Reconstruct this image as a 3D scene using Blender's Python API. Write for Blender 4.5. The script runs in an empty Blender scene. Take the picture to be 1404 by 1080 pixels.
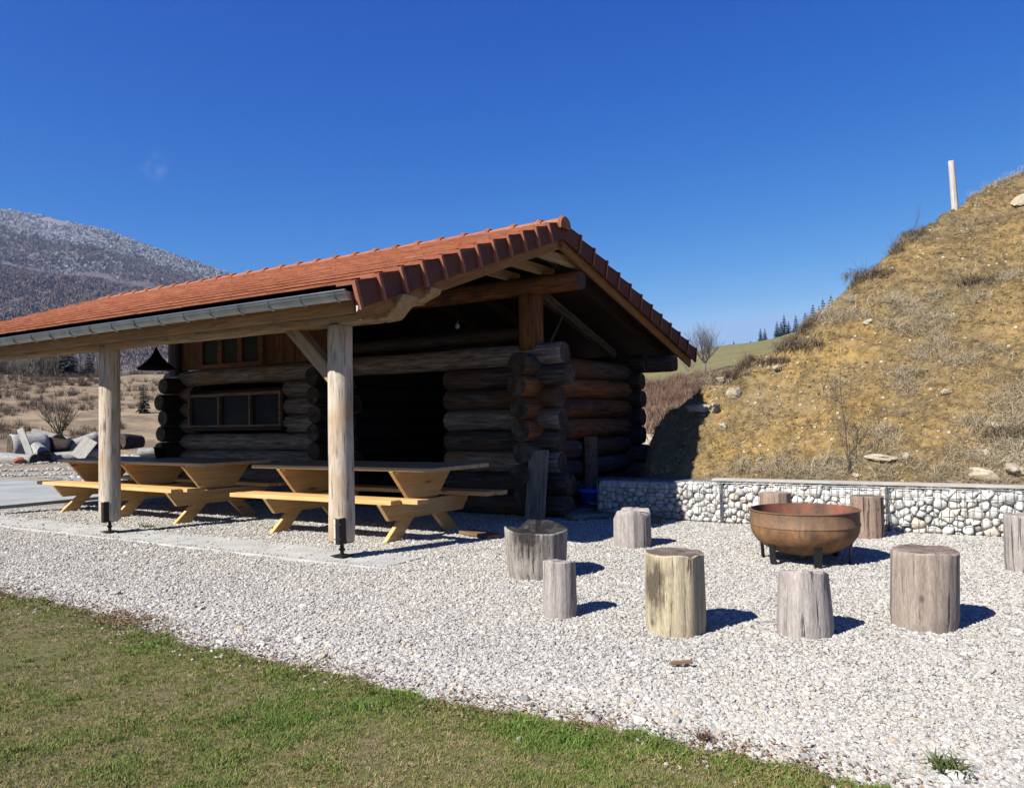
import bpy, bmesh, math, random
from math import sin, cos, pi, radians, sqrt, atan2
from mathutils import Vector, Matrix, noise, Euler
random.seed(7)
U = random.uniform
SC = bpy.context.scene
COL = SC.collection
# ------------------------------------------------------------------ site frame
SA = Vector((0.840, -0.543, 0)).normalized()      # along the ridge, to the right
SB = Vector((0.543, 0.840, 0)).normalized()       # into the building
SO = Vector((-1.727, 8.128, 0))
ROT = atan2(SA.y, SA.x)
def P(u, v, z=0.0): return SO + SA*u + SB*v + Vector((0, 0, z))
def uv_of(x, y):
    q = Vector((x, y, 0)) - SO
    return q.dot(SA), q.dot(SB)
def V(*a): return Vector(a)
def clamp(t, a=0.0, b=1.0): return max(a, min(b, t))
def sstep(a, b, x):
    t = clamp((x-a)/(b-a)); return t*t*(3-2*t)
def n3(x, y, z=0.0): return noise.noise(Vector((x, y, z)))
def fbm(x, y, z=0.0, o=4):
    s, a, f = 0, 1, 1
    for i in range(o):
        s += a*noise.noise(Vector((x*f+17*i, y*f, z*f))); a *= .5; f *= 2.03
    return s

# ------------------------------------------------------------------ objects
def mesh(name, verts, faces, mats, parent=None, smooth=False, mi=None, tint=None, mat=None):
    me = bpy.data.meshes.new(name)
    me.from_pydata([tuple(v) for v in verts], [], faces)
    for m in (mats if isinstance(mats, (list, tuple)) else [mats]): me.materials.append(m)
    if mi: me.polygons.foreach_set('material_index', mi)
    if tint:
        at = me.attributes.new('tint', 'FLOAT', 'FACE'); at.data.foreach_set('value', tint)
    if smooth: me.polygons.foreach_set('use_smooth', [True]*len(me.polygons))
    me.update()
    o = bpy.data.objects.new(name, me); COL.objects.link(o)
    if parent: o.parent = parent
    if mat is not None: o.matrix_local = mat
    return o
def tag(o, label=None, cat=None, group=None, kind=None):
    if label: o['label'] = label
    if cat: o['category'] = cat
    if group: o['group'] = group
    if kind: o['kind'] = kind
    return o
def thing(name, label, cat, loc, rz=0.0, group=None):
    o = bpy.data.objects.new(name, None); COL.objects.link(o); o.empty_display_size = .2
    o.location = loc; o.rotation_euler = (0, 0, rz)
    return tag(o, label, cat, group)
def frame(p0, p1, up=V(0, 0, 1), roll=0.0):
    x = (p1-p0).normalized()
    if abs(x.dot(up)) > .99: up = V(0, 1, 0)
    y = up.cross(x).normalized(); z = x.cross(y)
    m = Matrix((x, y, z)).transposed().to_4x4()
    if roll: m = m @ Matrix.Rotation(roll, 4, 'X')
    return Matrix.Translation(p0) @ m

class MB:
    def __init__(s): s.v, s.f, s.mi, s.t = [], [], [], []
    def add(s, vs, fs, mi=0, t=0.5):
        k = len(s.v); s.v += [tuple(v) for v in vs]
        for f in fs: s.f.append([i+k for i in f]); s.mi.append(mi); s.t.append(t)
    def box(s, x0, x1, y0, y1, z0, z1, mi=0, t=.5, M=None):
        vs = [V(x, y, z) for x in (x0, x1) for y in (y0, y1) for z in (z0, z1)]
        if M: vs = [M @ v for v in vs]
        s.add(vs, [(0,1,3,2),(4,6,7,5),(0,4,5,1),(2,3,7,6),(0,2,6,4),(1,5,7,3)], mi, t)
    def tube(s, pts, rs, n=6, mi=0, t=.5, cap=True):
        vs, fs = [], []
        for i, p in enumerate(pts):
            d = (pts[min(i+1, len(pts)-1)] - pts[max(i-1, 0)]).normalized()
            up = V(0, 0, 1) if abs(d.z) < .9 else V(1, 0, 0)
            a = up.cross(d).normalized(); b = d.cross(a)
            for k in range(n):
                th = 2*pi*k/n; vs.append(p + (a*cos(th)+b*sin(th))*rs[i])
        for i in range(len(pts)-1):
            for k in range(n):
                k2 = (k+1) % n
                fs.append((i*n+k, i*n+k2, (i+1)*n+k2, (i+1)*n+k))
        if cap:
            fs.append(tuple(range(n))[::-1]); fs.append(tuple(range((len(pts)-1)*n, len(pts)*n)))
        s.add(vs, fs, mi, t)
    def prism(s, poly, y0, y1, mi=0, t=.5, ax='y'):
        n = len(poly)
        def mk(p, y): return V(p[0], y, p[1]) if ax == 'y' else V(y, p[0], p[1])
        vs = [mk(p, y0) for p in poly] + [mk(p, y1) for p in poly]
        fs = [tuple(range(n)), tuple(range(2*n-1, n-1, -1))] + [(i, n+i, n+(i+1) % n, (i+1) % n) for i in range(n)]
        s.add(vs, fs, mi, t)
    def build(s, name, mats, parent=None, smooth=False, mat=None, tint=False, normals=True, bevel=0):
        o = mesh(name, s.v, s.f, mats, parent, smooth, s.mi, s.t if tint else None, mat)
        if normals:
            bm = bmesh.new(); bm.from_mesh(o.data); bmesh.ops.recalc_face_normals(bm, faces=bm.faces)
            if bevel: bmesh.ops.bevel(bm, geom=bm.edges[:], offset=bevel, segments=1, affect='EDGES', profile=.5)
            bm.to_mesh(o.data); bm.free()
        return o

# ------------------------------------------------------------------ materials
class NT:
    def __init__(s, name):
        s.m = bpy.data.materials.new(name); s.m.use_nodes = True
        s.t = s.m.node_tree; s.b = s.t.nodes['Principled BSDF']; s.b.inputs['Specular IOR Level'].default_value = .25
    def n(s, typ, **kw):
        nd = s.t.nodes.new(typ)
        for k, v in kw.items():
            if k.startswith('i_'):
                key = k[2:]; key = int(key) if key.isdigit() else key.replace('_', ' ')
                s.set(nd.inputs[key], v)
            else: setattr(nd, k, v)
        return nd
    def set(s, inp, v):
        if isinstance(v, bpy.types.NodeSocket): s.t.links.new(v, inp)
        else: inp.default_value = v
    def coord(s, kind='Object', scale=(1, 1, 1), rand=0):
        c = s.n('ShaderNodeTexCoord').outputs[kind]
        if rand:
            oi = s.n('ShaderNodeObjectInfo').outputs['Random']
            mu = s.n('ShaderNodeMath', operation='MULTIPLY', i_0=oi, i_1=rand).outputs[0]
            c = s.n('ShaderNodeVectorMath', operation='ADD', i_0=c, i_1=mu).outputs[0]
        if scale != (1, 1, 1): c = s.n('ShaderNodeMapping', i_Vector=c, i_Scale=scale).outputs[0]
        return c
    def noise(s, c, scale, detail=6, rough=.55, dist=0):
        return s.n('ShaderNodeTexNoise', i_Vector=c, i_Scale=scale, i_Detail=detail, i_Roughness=rough, i_Distortion=dist).outputs['Fac']
    def ramp(s, fac, stops):
        r = s.n('ShaderNodeValToRGB', i_Fac=fac); e = r.color_ramp.elements
        while len(e) < len(stops): e.new(.5)
        for k, (p, c) in enumerate(stops):
            e[k].position = p; e[k].color = (*c, 1) if not isinstance(c, (int, float)) else (c, c, c, 1)
        return r.outputs['Color']
    def mix(s, f, a, b, mode='MIX'):
        m = s.n('ShaderNodeMix', data_type='RGBA', blend_type=mode)
        s.set(m.inputs[0], f)
        for i, v in ((6, a), (7, b)):
            s.set(m.inputs[i], (*v, 1) if isinstance(v, tuple) and len(v) == 3 else v)
        return m.outputs[2]
    def attr(s, name, typ='GEOMETRY'): return s.n('ShaderNodeAttribute', attribute_name=name, attribute_type=typ).outputs['Fac']
    def bump(s, h, strength=.3, dist=.02, prev=None):
        b = s.n('ShaderNodeBump', i_Height=h, i_Strength=strength, i_Distance=dist)
        if prev is not None: s.set(b.inputs['Normal'], prev)
        return b.outputs['Normal']
    def hsv(s, c, v=1.0, h=.5, sat=1.0): return s.n('ShaderNodeHueSaturation', i_Color=c, i_Value=v, i_Hue=h, i_Saturation=sat).outputs[0]
    def out(s, col, rough=.8, normal=None, metal=0.0):
        if isinstance(col, tuple): s.b.inputs['Base Color'].default_value = (*[k*ALB for k in col[:3]], 1)
        else: s.set(s.b.inputs['Base Color'], s.mix(1.0, col, (ALB, ALB, ALB), 'MULTIPLY'))
        s.set(s.b.inputs['Roughness'], rough); s.b.inputs['Metallic'].default_value = metal
        if normal is not None: s.set(s.b.inputs['Normal'], normal)
        return s.m
    def jitter(s, c, lo=.8, hi=1.15):
        oi = s.n('ShaderNodeObjectInfo').outputs['Random']
        mr = s.n('ShaderNodeMapRange', i_0=oi, i_3=lo, i_4=hi).outputs[0]
        return s.hsv(c, mr)

def wood(name, stops, ax='X', sx=.95, sy=10, patch=None, pscale=1.3, pr=(.5, .68), bump=.35, crack=.5, rough=.8, jit=(.82, 1.15), fine=3.0, knots=None):
    s = NT(name)
    sc = {'X': (sx, sy, sy), 'Z': (sy, sy, sx), 'Y': (sy, sx, sy)}[ax]
    c = s.coord('Object', sc, rand=37.0); cr = s.coord('Object', (1, 1, 1), rand=37.0)
    f = s.noise(c, fine, 9, .62, .5)
    col = s.ramp(f, stops)
    f2 = s.noise(cr, pscale, 4)
    if patch: col = s.mix(s.ramp(f2, [(pr[0], 0.0), (pr[1], 1.0)]), col, patch)
    if knots:
        vo = s.n('ShaderNodeTexVoronoi', i_Vector=s.coord('Object', {'X': (1.2, 5, 5), 'Z': (5, 5, 1.2), 'Y': (5, 1.2, 5)}[ax], rand=37.0), i_Scale=1.0).outputs['Distance']
        col = s.mix(s.ramp(vo, [(.05, 1.0), (.13, 0.0)]), col, knots)
    h = f
    if crack:
        f3 = s.noise(s.coord('Object', tuple(k*(1 if k < 2 else 2.2) for k in sc), rand=11.0), fine*.8, 3, .5)
        cm = s.ramp(f3, [(.33, 0.0), (.4, 1.0)])
        col = s.mix(crack, col, cm, 'MULTIPLY')
        h = s.mix(.6, f, cm)
    return s.out(s.jitter(col, *jit), rough, s.bump(h, bump, .02))

def ring_end(name, cols, ax='X', rings=95.0):
    s = NT(name)
    c = s.coord('Object', (1, 1, 1), rand=0)
    q = s.n('ShaderNodeSeparateXYZ', i_0=c).outputs
    a_, b_ = (q[1], q[2]) if ax == 'X' else (q[0], q[1])
    flat = s.n('ShaderNodeCombineXYZ', i_0=a_, i_1=b_).outputs[0]
    wob = s.noise(s.coord('Object', (1, 1, 1), rand=5.0), 5, 4)
    ln_ = s.n('ShaderNodeVectorMath', operation='LENGTH', i_0=flat).outputs['Value']
    ph = s.n('ShaderNodeMath', operation='MULTIPLY', i_0=s.n('ShaderNodeMath', operation='ADD', i_0=ln_, i_1=s.n('ShaderNodeMath', operation='MULTIPLY', i_0=wob, i_1=.06).outputs[0]).outputs[0], i_1=rings*6.28).outputs[0]
    rg_ = s.n('ShaderNodeMath', operation='SINE', i_0=ph).outputs[0]
    rg_ = s.n('ShaderNodeMapRange', i_0=rg_, i_1=-1.0, i_2=1.0, i_3=.72, i_4=1.0).outputs[0]
    dirv = s.n('ShaderNodeVectorMath', operation='NORMALIZE', i_0=flat).outputs[0]
    oi = s.n('ShaderNodeObjectInfo').outputs['Random']
    dv = s.n('ShaderNodeVectorMath', operation='ADD', i_0=dirv, i_1=s.n('ShaderNodeMath', operation='MULTIPLY', i_0=oi, i_1=40.0).outputs[0]).outputs[0]
    ck = s.ramp(s.noise(dv, 3.4, 3, .6), [(.33, .12), (.38, 1.0)])
    w = s.noise(s.coord('Object', (1, 1, 1), rand=5.0), 7, 8, .65); f2 = s.noise(c, 38, 5)
    col = s.ramp(w, [(.3, cols[0]), (.5, cols[1]), (.7, cols[2])])
    col = s.mix(1.0, col, rg_, 'MULTIPLY'); col = s.mix(.85, col, ck, 'MULTIPLY')
    col = s.mix(.4, col, s.ramp(f2, [(.38, .4), (.6, 1.0)]), 'MULTIPLY')
    return s.out(s.jitter(col, .9, 1.12), .9, s.bump(s.mix(.5, f2, ck), .5, .015))

M = {}
ALB = .65                                          # all the reflectances below are scaled by this
M['log'] = wood('weathered_log', [(.3, (.022, .02, .022)), (.5, (.085, .068, .058)), (.72, (.20, .16, .125))], patch=(.13, .06, .025), pr=(.46, .62), pscale=.9, crack=.7)
M['log_grey'] = wood('lit_weathered_log', [(.3, (.055, .048, .046)), (.5, (.25, .205, .175)), (.72, (.48, .41, .34))], patch=(.28, .16, .08), pr=(.54, .68), pscale=.9, crack=.7)  # paler copy of the weathered log, its colour carrying the front wall's lit look
M['log_dark'] = wood('dark_log', [(.3, (.010, .010, .012)), (.52, (.035, .029, .028)), (.75, (.10, .075, .058))], patch=(.06, .027, .014), pr=(.5, .62), pscale=1.0, crack=.7)  # sooty logs, tone deepened to put the interior's shade into the colour
M['log_orange'] = wood('orange_log', [(.3, (.08, .03, .013)), (.52, (.25, .092, .03)), (.75, (.38, .18, .075))], patch=(.08, .048, .032), pr=(.5, .66), crack=.7)
M['log_end'] = ring_end('log_end_grain', [(.02, .017, .015), (.09, .066, .05), (.20, .155, .12)])
M['post'] = wood('debarked_post', [(.28, (.30, .235, .18)), (.5, (.57, .49, .41)), (.74, (.69, .62, .54))], patch=(.45, .32, .20), pr=(.5, .7), pscale=1.4, crack=.55, knots=(.20, .11, .065), sx=1.3, sy=9, bump=.3)
M['beam'] = wood('grey_beam', [(.3, (.19, .135, .085)), (.5, (.37, .27, .165)), (.72, (.48, .36, .22))], patch=(.44, .235, .085), pr=(.5, .68), crack=.4, knots=(.12, .06, .03))
M['beam_end'] = ring_end('cut_beam_end', [(.32, .21, .10), (.42, .30, .16), (.50, .37, .21)])
M['fascia'] = wood('fascia_board', [(.3, (.25, .12, .04)), (.52, (.42, .21, .075)), (.75, (.50, .28, .11))], crack=.3, patch=(.30, .15, .06), pr=(.52, .7))
M['barge'] = wood('barge_board', [(.3, (.24, .105, .03)), (.52, (.36, .17, .055)), (.75, (.44, .235, .085))], crack=.2, patch=(.26, .12, .04), pr=(.55, .75))
M['rafter'] = wood('pale_rafter', [(.3, (.34, .21, .10)), (.52, (.48, .32, .17)), (.75, (.56, .40, .24))], crack=.3)
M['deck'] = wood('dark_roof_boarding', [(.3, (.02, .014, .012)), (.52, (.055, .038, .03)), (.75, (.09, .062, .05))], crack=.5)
M['siding'] = wood('red_brown_boarding', [(.3, (.10, .035, .015)), (.52, (.22, .085, .035)), (.75, (.32, .15, .065))], ax='X', crack=.6, patch=(.12, .05, .025))
M['pine'] = wood('new_pine', [(.3, (.57, .32, .115)), (.52, (.74, .45, .19)), (.75, (.82, .56, .27))], crack=.15, sx=.4, sy=8, patch=(.62, .36, .13), pr=(.5, .75), knots=(.24, .10, .03), bump=.12, rough=.6, jit=(.9, 1.08))
M['pine_y'] = wood('new_pine_across', [(.3, (.57, .32, .115)), (.52, (.74, .45, .19)), (.75, (.82, .56, .27))], ax='Y', crack=.15, sx=.4, sy=8, patch=(.62, .36, .13), pr=(.5, .75), knots=(.24, .10, .03), bump=.12, rough=.6, jit=(.9, 1.08))
M['pine_top'] = wood('dull_pine_top', [(.3, (.40, .25, .13)), (.52, (.54, .36, .20)), (.75, (.62, .44, .26))], crack=.3, sx=.4, sy=8, knots=(.2, .10, .04), bump=.15, rough=.55)  # darker, duller pine than the seats and trestles
M['board'] = wood('grey_board', [(.3, (.10, .085, .07)), (.52, (.24, .20, .17)), (.75, (.34, .29, .245))], crack=.5)
M['board_brown'] = wood('brown_board', [(.3, (.13, .07, .04)), (.52, (.27, .165, .10)), (.75, (.36, .24, .16))], crack=.6)
M['coping'] = wood('pale_grey_coping', [(.3, (.28, .26, .235)), (.52, (.42, .40, .37)), (.75, (.52, .49, .455))], crack=.3, rough=.9)

def simple(name, col, rough=.6, metal=0, var=.25, sc=12.0, bump=.1):
    s = NT(name); c = s.coord('Object')
    f = s.noise(c, sc, 6)
    k = s.ramp(f, [(.3, 1-var), (.7, 1.0)])
    return s.out(s.mix(1.0, (*col,), k, 'MULTIPLY'), rough, s.bump(f, bump, .01), metal)
M['black_steel'] = simple('black_painted_steel', (.02, .02, .022), .5, 0, .4)
M['zinc'] = simple('zinc_gutter', (.46, .50, .55), .30, .95, .35, 5.0, .05)
M['galv'] = simple('galvanised_wire', (.26, .28, .31), .5, .6, .3)
M['blue'] = simple('blue_plastic', (.03, .16, .95), .4, 0, .15)
M['lamp'] = simple('sooty_sheet_metal', (.006, .006, .007), .85, 0, .3)
M['concrete'] = simple('pale_concrete', (.56, .56, .545), .9, 0, .3, 3.0, .3)
M['slab'] = simple('grey_concrete_slab', (.43, .45, .45), .9, 0, .35, .8, .2)
M['plaster'] = simple('white_plaster', (.75, .74, .72), .9)
M['slate'] = simple('brown_roofing', (.16, .11, .10), .9)
s = NT('window_glass'); s.b.inputs['Specular IOR Level'].default_value = .07
f = s.noise(s.coord('Object', (1, 1, 1), rand=9), 3.0, 5)
M['glass'] = s.out(s.ramp(f, [(.35, (.010, .011, .014)), (.7, (.028, .030, .034))]), .5)
M['glass_green'] = simple('dull_green_pane', (.035, .038, .028), .8)

# terracotta
s = NT('terracotta_tile'); c = s.coord('Object')
t = s.attr('tint')
f = s.noise(c, 9, 8, .6); f2 = s.noise(c, 1.1, 5)
col = s.ramp(t, [(0, (.34, .11, .056)), (.5, (.42, .15, .080)), (1, (.47, .19, .11))])
col = s.mix(s.ramp(f2, [(.45, 0.0), (.75, .45)]), col, (.36, .125, .07))
col = s.mix(s.ramp(s.noise(c, 26, 4), [(.62, 0.0), (.7, .5)]), col, (.20, .12, .085))
col = s.mix(.7, col, s.ramp(f, [(.3, .5), (.62, 1.0)]), 'MULTIPLY')
M['tile'] = s.out(col, .75, s.bump(f, .2, .01))

s = NT('brown_verge_tile'); c = s.coord('Object'); t = s.attr('tint'); f = s.noise(c, 9, 8, .6)
M['verge'] = s.out(s.mix(.6, s.ramp(t, [(0, (.115, .04, .026)), (.6, (.15, .05, .032)), (.8, (.30, .105, .06)), (1, (.42, .15, .09))]), s.ramp(f, [(.3, .6), (.6, 1.0)]), 'MULTIPLY'), .7, s.bump(f, .2, .01))
# rust
s = NT('rusty_steel'); c = s.coord('Object')
st = s.coord('Object', (6, 6, .8))
f = s.noise(c, 5, 9, .65); f2 = s.noise(st, 2.0, 7, .6); f3 = s.noise(c, 34, 5)
col = s.ramp(f, [(.3, (.13, .075, .048)), (.48, (.28, .15, .075)), (.62, (.38, .205, .095)), (.78, (.45, .28, .16))])
col = s.mix(s.ramp(f2, [(.52, 0.0), (.68, .75)]), col, (.12, .085, .065))
zc = s.n('ShaderNodeSeparateXYZ', i_0=c).outputs[2]
band = s.ramp(zc, [(.30, 0.0), (.36, .55)])
col = s.mix(band, col, (.20, .135, .095))
col = s.mix(.35, col, s.ramp(f3, [(.35, .5), (.6, 1.0)]), 'MULTIPLY')
M['rust'] = s.out(col, .68, s.bump(f3, .25, .01), .25)
s = NT('red_oxide_inside'); c = s.coord('Object')
f = s.noise(c, 6, 8, .65)
M['rust_in'] = s.out(s.ramp(f, [(.35, (.10, .06, .045)), (.52, (.21, .105, .07)), (.62, (.33, .10, .06)), (.74, (.25, .14, .10))]), .8, s.bump(f, .3, .01))

def stumpmat(name, stops, stain=None, spr=(.55, .64), cream=None, spot=None):
    s = NT(name)
    cr = s.coord('Object', (2.2, 2.2, 1), rand=21.0)
    f = s.mix(.4, s.noise(s.coord('Object', (22, 22, 1.1), rand=21.0), 1.6, 10, .68, .3), s.noise(s.coord('Object', (26, 26, 5), rand=8.0), 1.6, 9, .7, .5))
    col = s.ramp(f, stops)
    g = s.noise(cr, 1.6, 6, .6, .4)
    if cream: col = s.mix(s.ramp(s.noise(cr, 1.1, 3), [(.40, 0.0), (.6, .85)]), col, cream)
    if stain:
        w = s.mix(.45, g, f)
        col = s.mix(s.ramp(w, [(spr[0], 0.0), (spr[1], .85)]), col, stain)
    if spot:                                       # one stain with a place of its own
        px, py, pz, ra, colr = spot
        d = s.n('ShaderNodeVectorMath', operation='DISTANCE', i_0=s.n('ShaderNodeMapping', i_Vector=s.coord('Object'), i_Scale=(1, 1, .62)).outputs[0], i_1=(px, py, pz*.62)).outputs['Value']
        k = s.n('ShaderNodeMath', operation='ADD', i_0=s.n('ShaderNodeMath', operation='MULTIPLY', i_0=s.n('ShaderNodeMath', operation='SUBTRACT', i_0=s.mix(.5, s.noise(s.coord('Object', (9, 9, 5)), 1.3, 8, .65), f), i_1=.5).outputs[0], i_1=ra*3.2).outputs[0], i_1=d).outputs[0]
        col = s.mix(s.ramp(s.n('ShaderNodeMath', operation='DIVIDE', i_0=k, i_1=ra).outputs[0], [(.35, .92), (1.0, 0.0)]), col, colr)
    ck = s.noise(s.coord('Object', (34, 34, 1.6), rand=3.0), 1.0, 4, .6, .35)
    cm = s.ramp(ck, [(.33, 0.10), (.385, .85), (.5, 1.0)])
    col = s.mix(.85, col, cm, 'MULTIPLY')
    fine = s.noise(s.coord('Object', (60, 60, 11), rand=3.0), 2.4, 8, .7)
    col = s.mix(.6, col, s.ramp(fine, [(.32, .35), (.6, 1.0)]), 'MULTIPLY')
    kn = s.n('ShaderNodeTexVoronoi', i_Vector=s.coord('Object', (7, 7, 4.5), rand=13.0), i_Scale=1.0).outputs['Distance']
    col = s.mix(s.ramp(kn, [(.05, .8), (.16, 0.0)]), col, (.07, .05, .04))
    return s.out(s.hsv(col, 1.25), .92, s.bump(s.mix(.7, fine, cm), .9, .012))
GREY = [(.3, (.20, .175, .165)), (.5, (.36, .32, .30)), (.72, (.48, .435, .41))]
WARM = [(.3, (.17, .13, .105)), (.5, (.31, .255, .215)), (.72, (.42, .36, .315))]
CREAM = [(.3, (.24, .19, .12)), (.5, (.43, .36, .25)), (.72, (.54, .47, .34))]
BROWN = [(.3, (.16, .105, .075)), (.5, (.30, .215, .165)), (.72, (.40, .31, .25))]
M['stump_grey'] = stumpmat('grey_stump_wood', GREY, (.14, .11, .09), (.58, .7))
M['stump_warm'] = stumpmat('warm_grey_stump_wood', WARM, (.11, .085, .07), (.57, .68))
M['stump_cream'] = stumpmat('cream_stump_wood', CREAM, (.09, .07, .05), (.60, .68), cream=(.50, .43, .29), spot=(-.08, -.17, .29, .15, (.075, .055, .04)))
M['stump_brown'] = stumpmat('brown_stump_wood', BROWN, (.12, .08, .06), (.58, .7))
M['stump_char'] = stumpmat('dark_streaked_stump_wood', [(.3, (.10, .085, .075)), (.5, (.30, .265, .235)), (.72, (.46, .42, .385))], (.13, .09, .06), (.55, .66), spot=(.04, -.26, .40, .17, (.012, .011, .011)))
M['top_grey'] = ring_end('grey_sawn_top', [(.27, .225, .20), (.45, .39, .36), (.60, .54, .50)], 'Z', 45.0)
M['top_dark'] = ring_end('dark_sawn_top', [(.12, .085, .07), (.24, .18, .15), (.40, .33, .285)], 'Z', 45.0)
M['char'] = ring_end('charred_hollow', [(.010, .010, .010), (.022, .021, .020), (.13, .12, .11)], 'Z', 45.0)

# gravel / stones
s = NT('gravel_stone')
t = s.attr('tint', 'INSTANCER'); c = s.coord('Object')
col = s.ramp(t, [(0, (.15, .145, .135)), (.10, (.31, .30, .285)), (.3, (.47, .45, .42)), (.6, (.575, .55, .51)), (.85, (.68, .655, .61)), (.93, (.50, .42, .31)), (1, (.60, .555, .50))])
f = s.noise(c, 1.4, 5)
col = s.mix(.5, col, s.ramp(f, [(.3, .65), (.65, 1.0)]), 'MULTIPLY')
M['stone'] = s.out(col, .85, s.bump(f, .3, .1))
s = NT('gravel_bed'); c = s.coord('Object')
vo = s.n('ShaderNodeTexVoronoi', i_Vector=c, i_Scale=48.0)
vr = s.n('ShaderNodeSeparateColor', i_0=vo.outputs['Color']).outputs[0]
col = s.ramp(vr, [(0, (.24, .235, .22)), (.3, (.42, .405, .375)), (.6, (.57, .55, .51)), (.85, (.70, .68, .64)), (1, (.54, .47, .37))])
col = s.mix(1.0, col, s.ramp(vo.outputs['Distance'], [(.25, 1.0), (.8, .5)]), 'MULTIPLY')
big = s.noise(c, .55, 5)
col = s.mix(s.ramp(big, [(.5, 0.0), (.72, .35)]), col, (.36, .31, .25))
M['gravel_bed'] = s.out(col, .95, s.bump(s.n('ShaderNodeMath', operation='MULTIPLY', i_0=vo.outputs['Distance'], i_1=-1.0).outputs[0], .8, .03))
s = NT('gabion_stone'); c = s.coord('Object'); t = s.attr('tint')
f = s.noise(c, 14, 8, .62)
col = s.ramp(t, [(0, (.46, .45, .43)), (.3, (.64, .63, .60)), (.7, (.80, .78, .745)), (.9, (.68, .57, .46)), (1, (.84, .83, .80))])
col = s.mix(.55, col, s.ramp(f, [(.32, .6), (.62, 1.0)]), 'MULTIPLY')
M['gabion'] = s.out(col, .88, s.bump(f, .45, .02))
s = NT('limestone_rock'); c = s.coord('Object', rand=9.0)
f = s.noise(c, 4, 9, .65); f2 = s.noise(c, 1.2, 4)
col = s.ramp(f, [(.3, (.30, .26, .20)), (.5, (.52, .47, .38)), (.7, (.66, .61, .52))])
col = s.mix(s.ramp(s.mix(.4, f2, f), [(.44, 0.0), (.6, .75)]), col, (.44, .32, .16))
M['rock'] = s.out(s.jitter(col, .8, 1.0), .9, s.bump(f, .6, .04))

# grass blades
s = NT('lawn_blade'); t = s.attr('tint', 'INSTANCER')
col = s.ramp(t, [(0, (.46, .35, .21)), (.25, (.36, .285, .135)), (.42, (.25, .245, .075)), (.6, (.165, .215, .045)), (1, (.11, .22, .03))])
M['blade'] = s.out(col, .7)
s.b.inputs['Subsurface Weight'].default_value = 0
s = NT('lawn_soil'); c = s.coord('Object')
f = s.noise(c, 1.3, 6); f2 = s.noise(c, 22, 8, .7)
col = s.ramp(f, [(.35, (.24, .19, .105)), (.55, (.19, .18, .065)), (.7, (.15, .17, .05))])
col = s.mix(.8, col, s.ramp(f2, [(.3, .3), (.62, 1.0)]), 'MULTIPLY')
M['soil'] = s.out(col, .95, s.bump(f2, .9, .03))
s = NT('dead_leaf'); t = s.attr('tint', 'INSTANCER')
M['leaf'] = s.out(s.ramp(t, [(0, (.10, .055, .03)), (.5, (.20, .115, .06)), (1, (.33, .23, .14))]), .85)
s = NT('dry_straw'); t = s.attr('tint', 'INSTANCER')
M['straw'] = s.out(s.ramp(t, [(0, (.12, .085, .045)), (.35, (.26, .195, .105)), (.65, (.38, .31, .205)), (1, (.54, .47, .36))]), .85)

# bank earth
s = NT('ochre_earth'); c = s.coord('Object')
f = s.noise(c, .8, 6, .6); f2 = s.mix(.5, s.noise(c, 6, 10, .7), s.noise(c, 26, 6, .7)); f3 = s.noise(c, 2.6, 6, .6, .6)
col = s.ramp(f2, [(.34, (.10, .065, .028)), (.45, (.27, .175, .065)), (.56, (.40, .268, .095)), (.68, (.49, .35, .15)), (.78, (.52, .41, .24))])
col = s.mix(s.ramp(f, [(.42, 0.0), (.62, .7)]), col, (.25, .195, .115))
col = s.mix(s.ramp(f3, [(.50, 0.0), (.62, .6)]), col, (.15, .115, .06))
zc = s.n('ShaderNodeSeparateXYZ', i_0=c).outputs[2]
col = s.mix(s.ramp(s.n('ShaderNodeMapRange', i_0=zc, i_1=2.5, i_2=6.0).outputs[0], [(0.1, 0.0), (1, .5)]), col, (.20, .15, .085))
vo = s.n('ShaderNodeTexVoronoi', i_Vector=c, i_Scale=13.0)
vr = s.n('ShaderNodeSeparateColor', i_0=vo.outputs['Color']).outputs[0]
peb = s.n('ShaderNodeMath', operation='MULTIPLY', i_0=s.ramp(vr, [(.86, 0.0), (.88, 1.0)]), i_1=s.ramp(vo.outputs['Distance'], [(.3, 1.0), (.38, 0.0)])).outputs[0]
col = s.mix(peb, col, (.52, .46, .36))
hh = s.mix(.35, f2, peb)
M['earth'] = s.out(col, .95, s.bump(hh, 1.0, .07))
s = NT('earth_clod'); t = s.attr('tint', 'INSTANCER'); f = s.noise(s.coord('Object'), 2, 6)
M['clod'] = s.out(s.mix(.5, s.ramp(t, [(0, (.13, .085, .035)), (.4, (.27, .18, .07)), (.7, (.38, .26, .105)), (.85, (.46, .34, .17)), (.93, (.56, .48, .36)), (1, (.64, .58, .48))]), s.ramp(f, [(.3, .5), (.6, 1.0)]), 'MULTIPLY'), .95)

# far terrain, with zone attributes
s = NT('hill_meadow'); c = s.coord('Object')
z1 = s.attr('green'); z2 = s.attr('near')
f = s.noise(c, .06, 8, .62, .5); f2 = s.noise(c, .35, 8, .65); f3 = s.noise(c, 3.0, 6, .65)
tan = s.ramp(s.mix(.5, f, f3), [(.33, (.15, .10, .06)), (.45, (.25, .18, .11)), (.55, (.36, .275, .17)), (.7, (.24, .20, .115))])
tan = s.mix(s.ramp(f2, [(.45, 0.0), (.58, .75)]), tan, (.14, .10, .075))
grn = s.ramp(f2, [(.35, (.15, .135, .05)), (.6, (.215, .19, .08)), (.8, (.27, .225, .115))])
col = s.mix(z1, tan, grn)
dirt = s.ramp(f3, [(.35, (.17, .14, .10)), (.52, (.34, .30, .235)), (.7, (.46, .42, .35))])
col = s.mix(z2, col, dirt)
M['terrain'] = s.out(col, .95, s.bump(f3, .6, .1))
s = NT('mountain_ground'); c = s.coord('Object')
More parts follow.
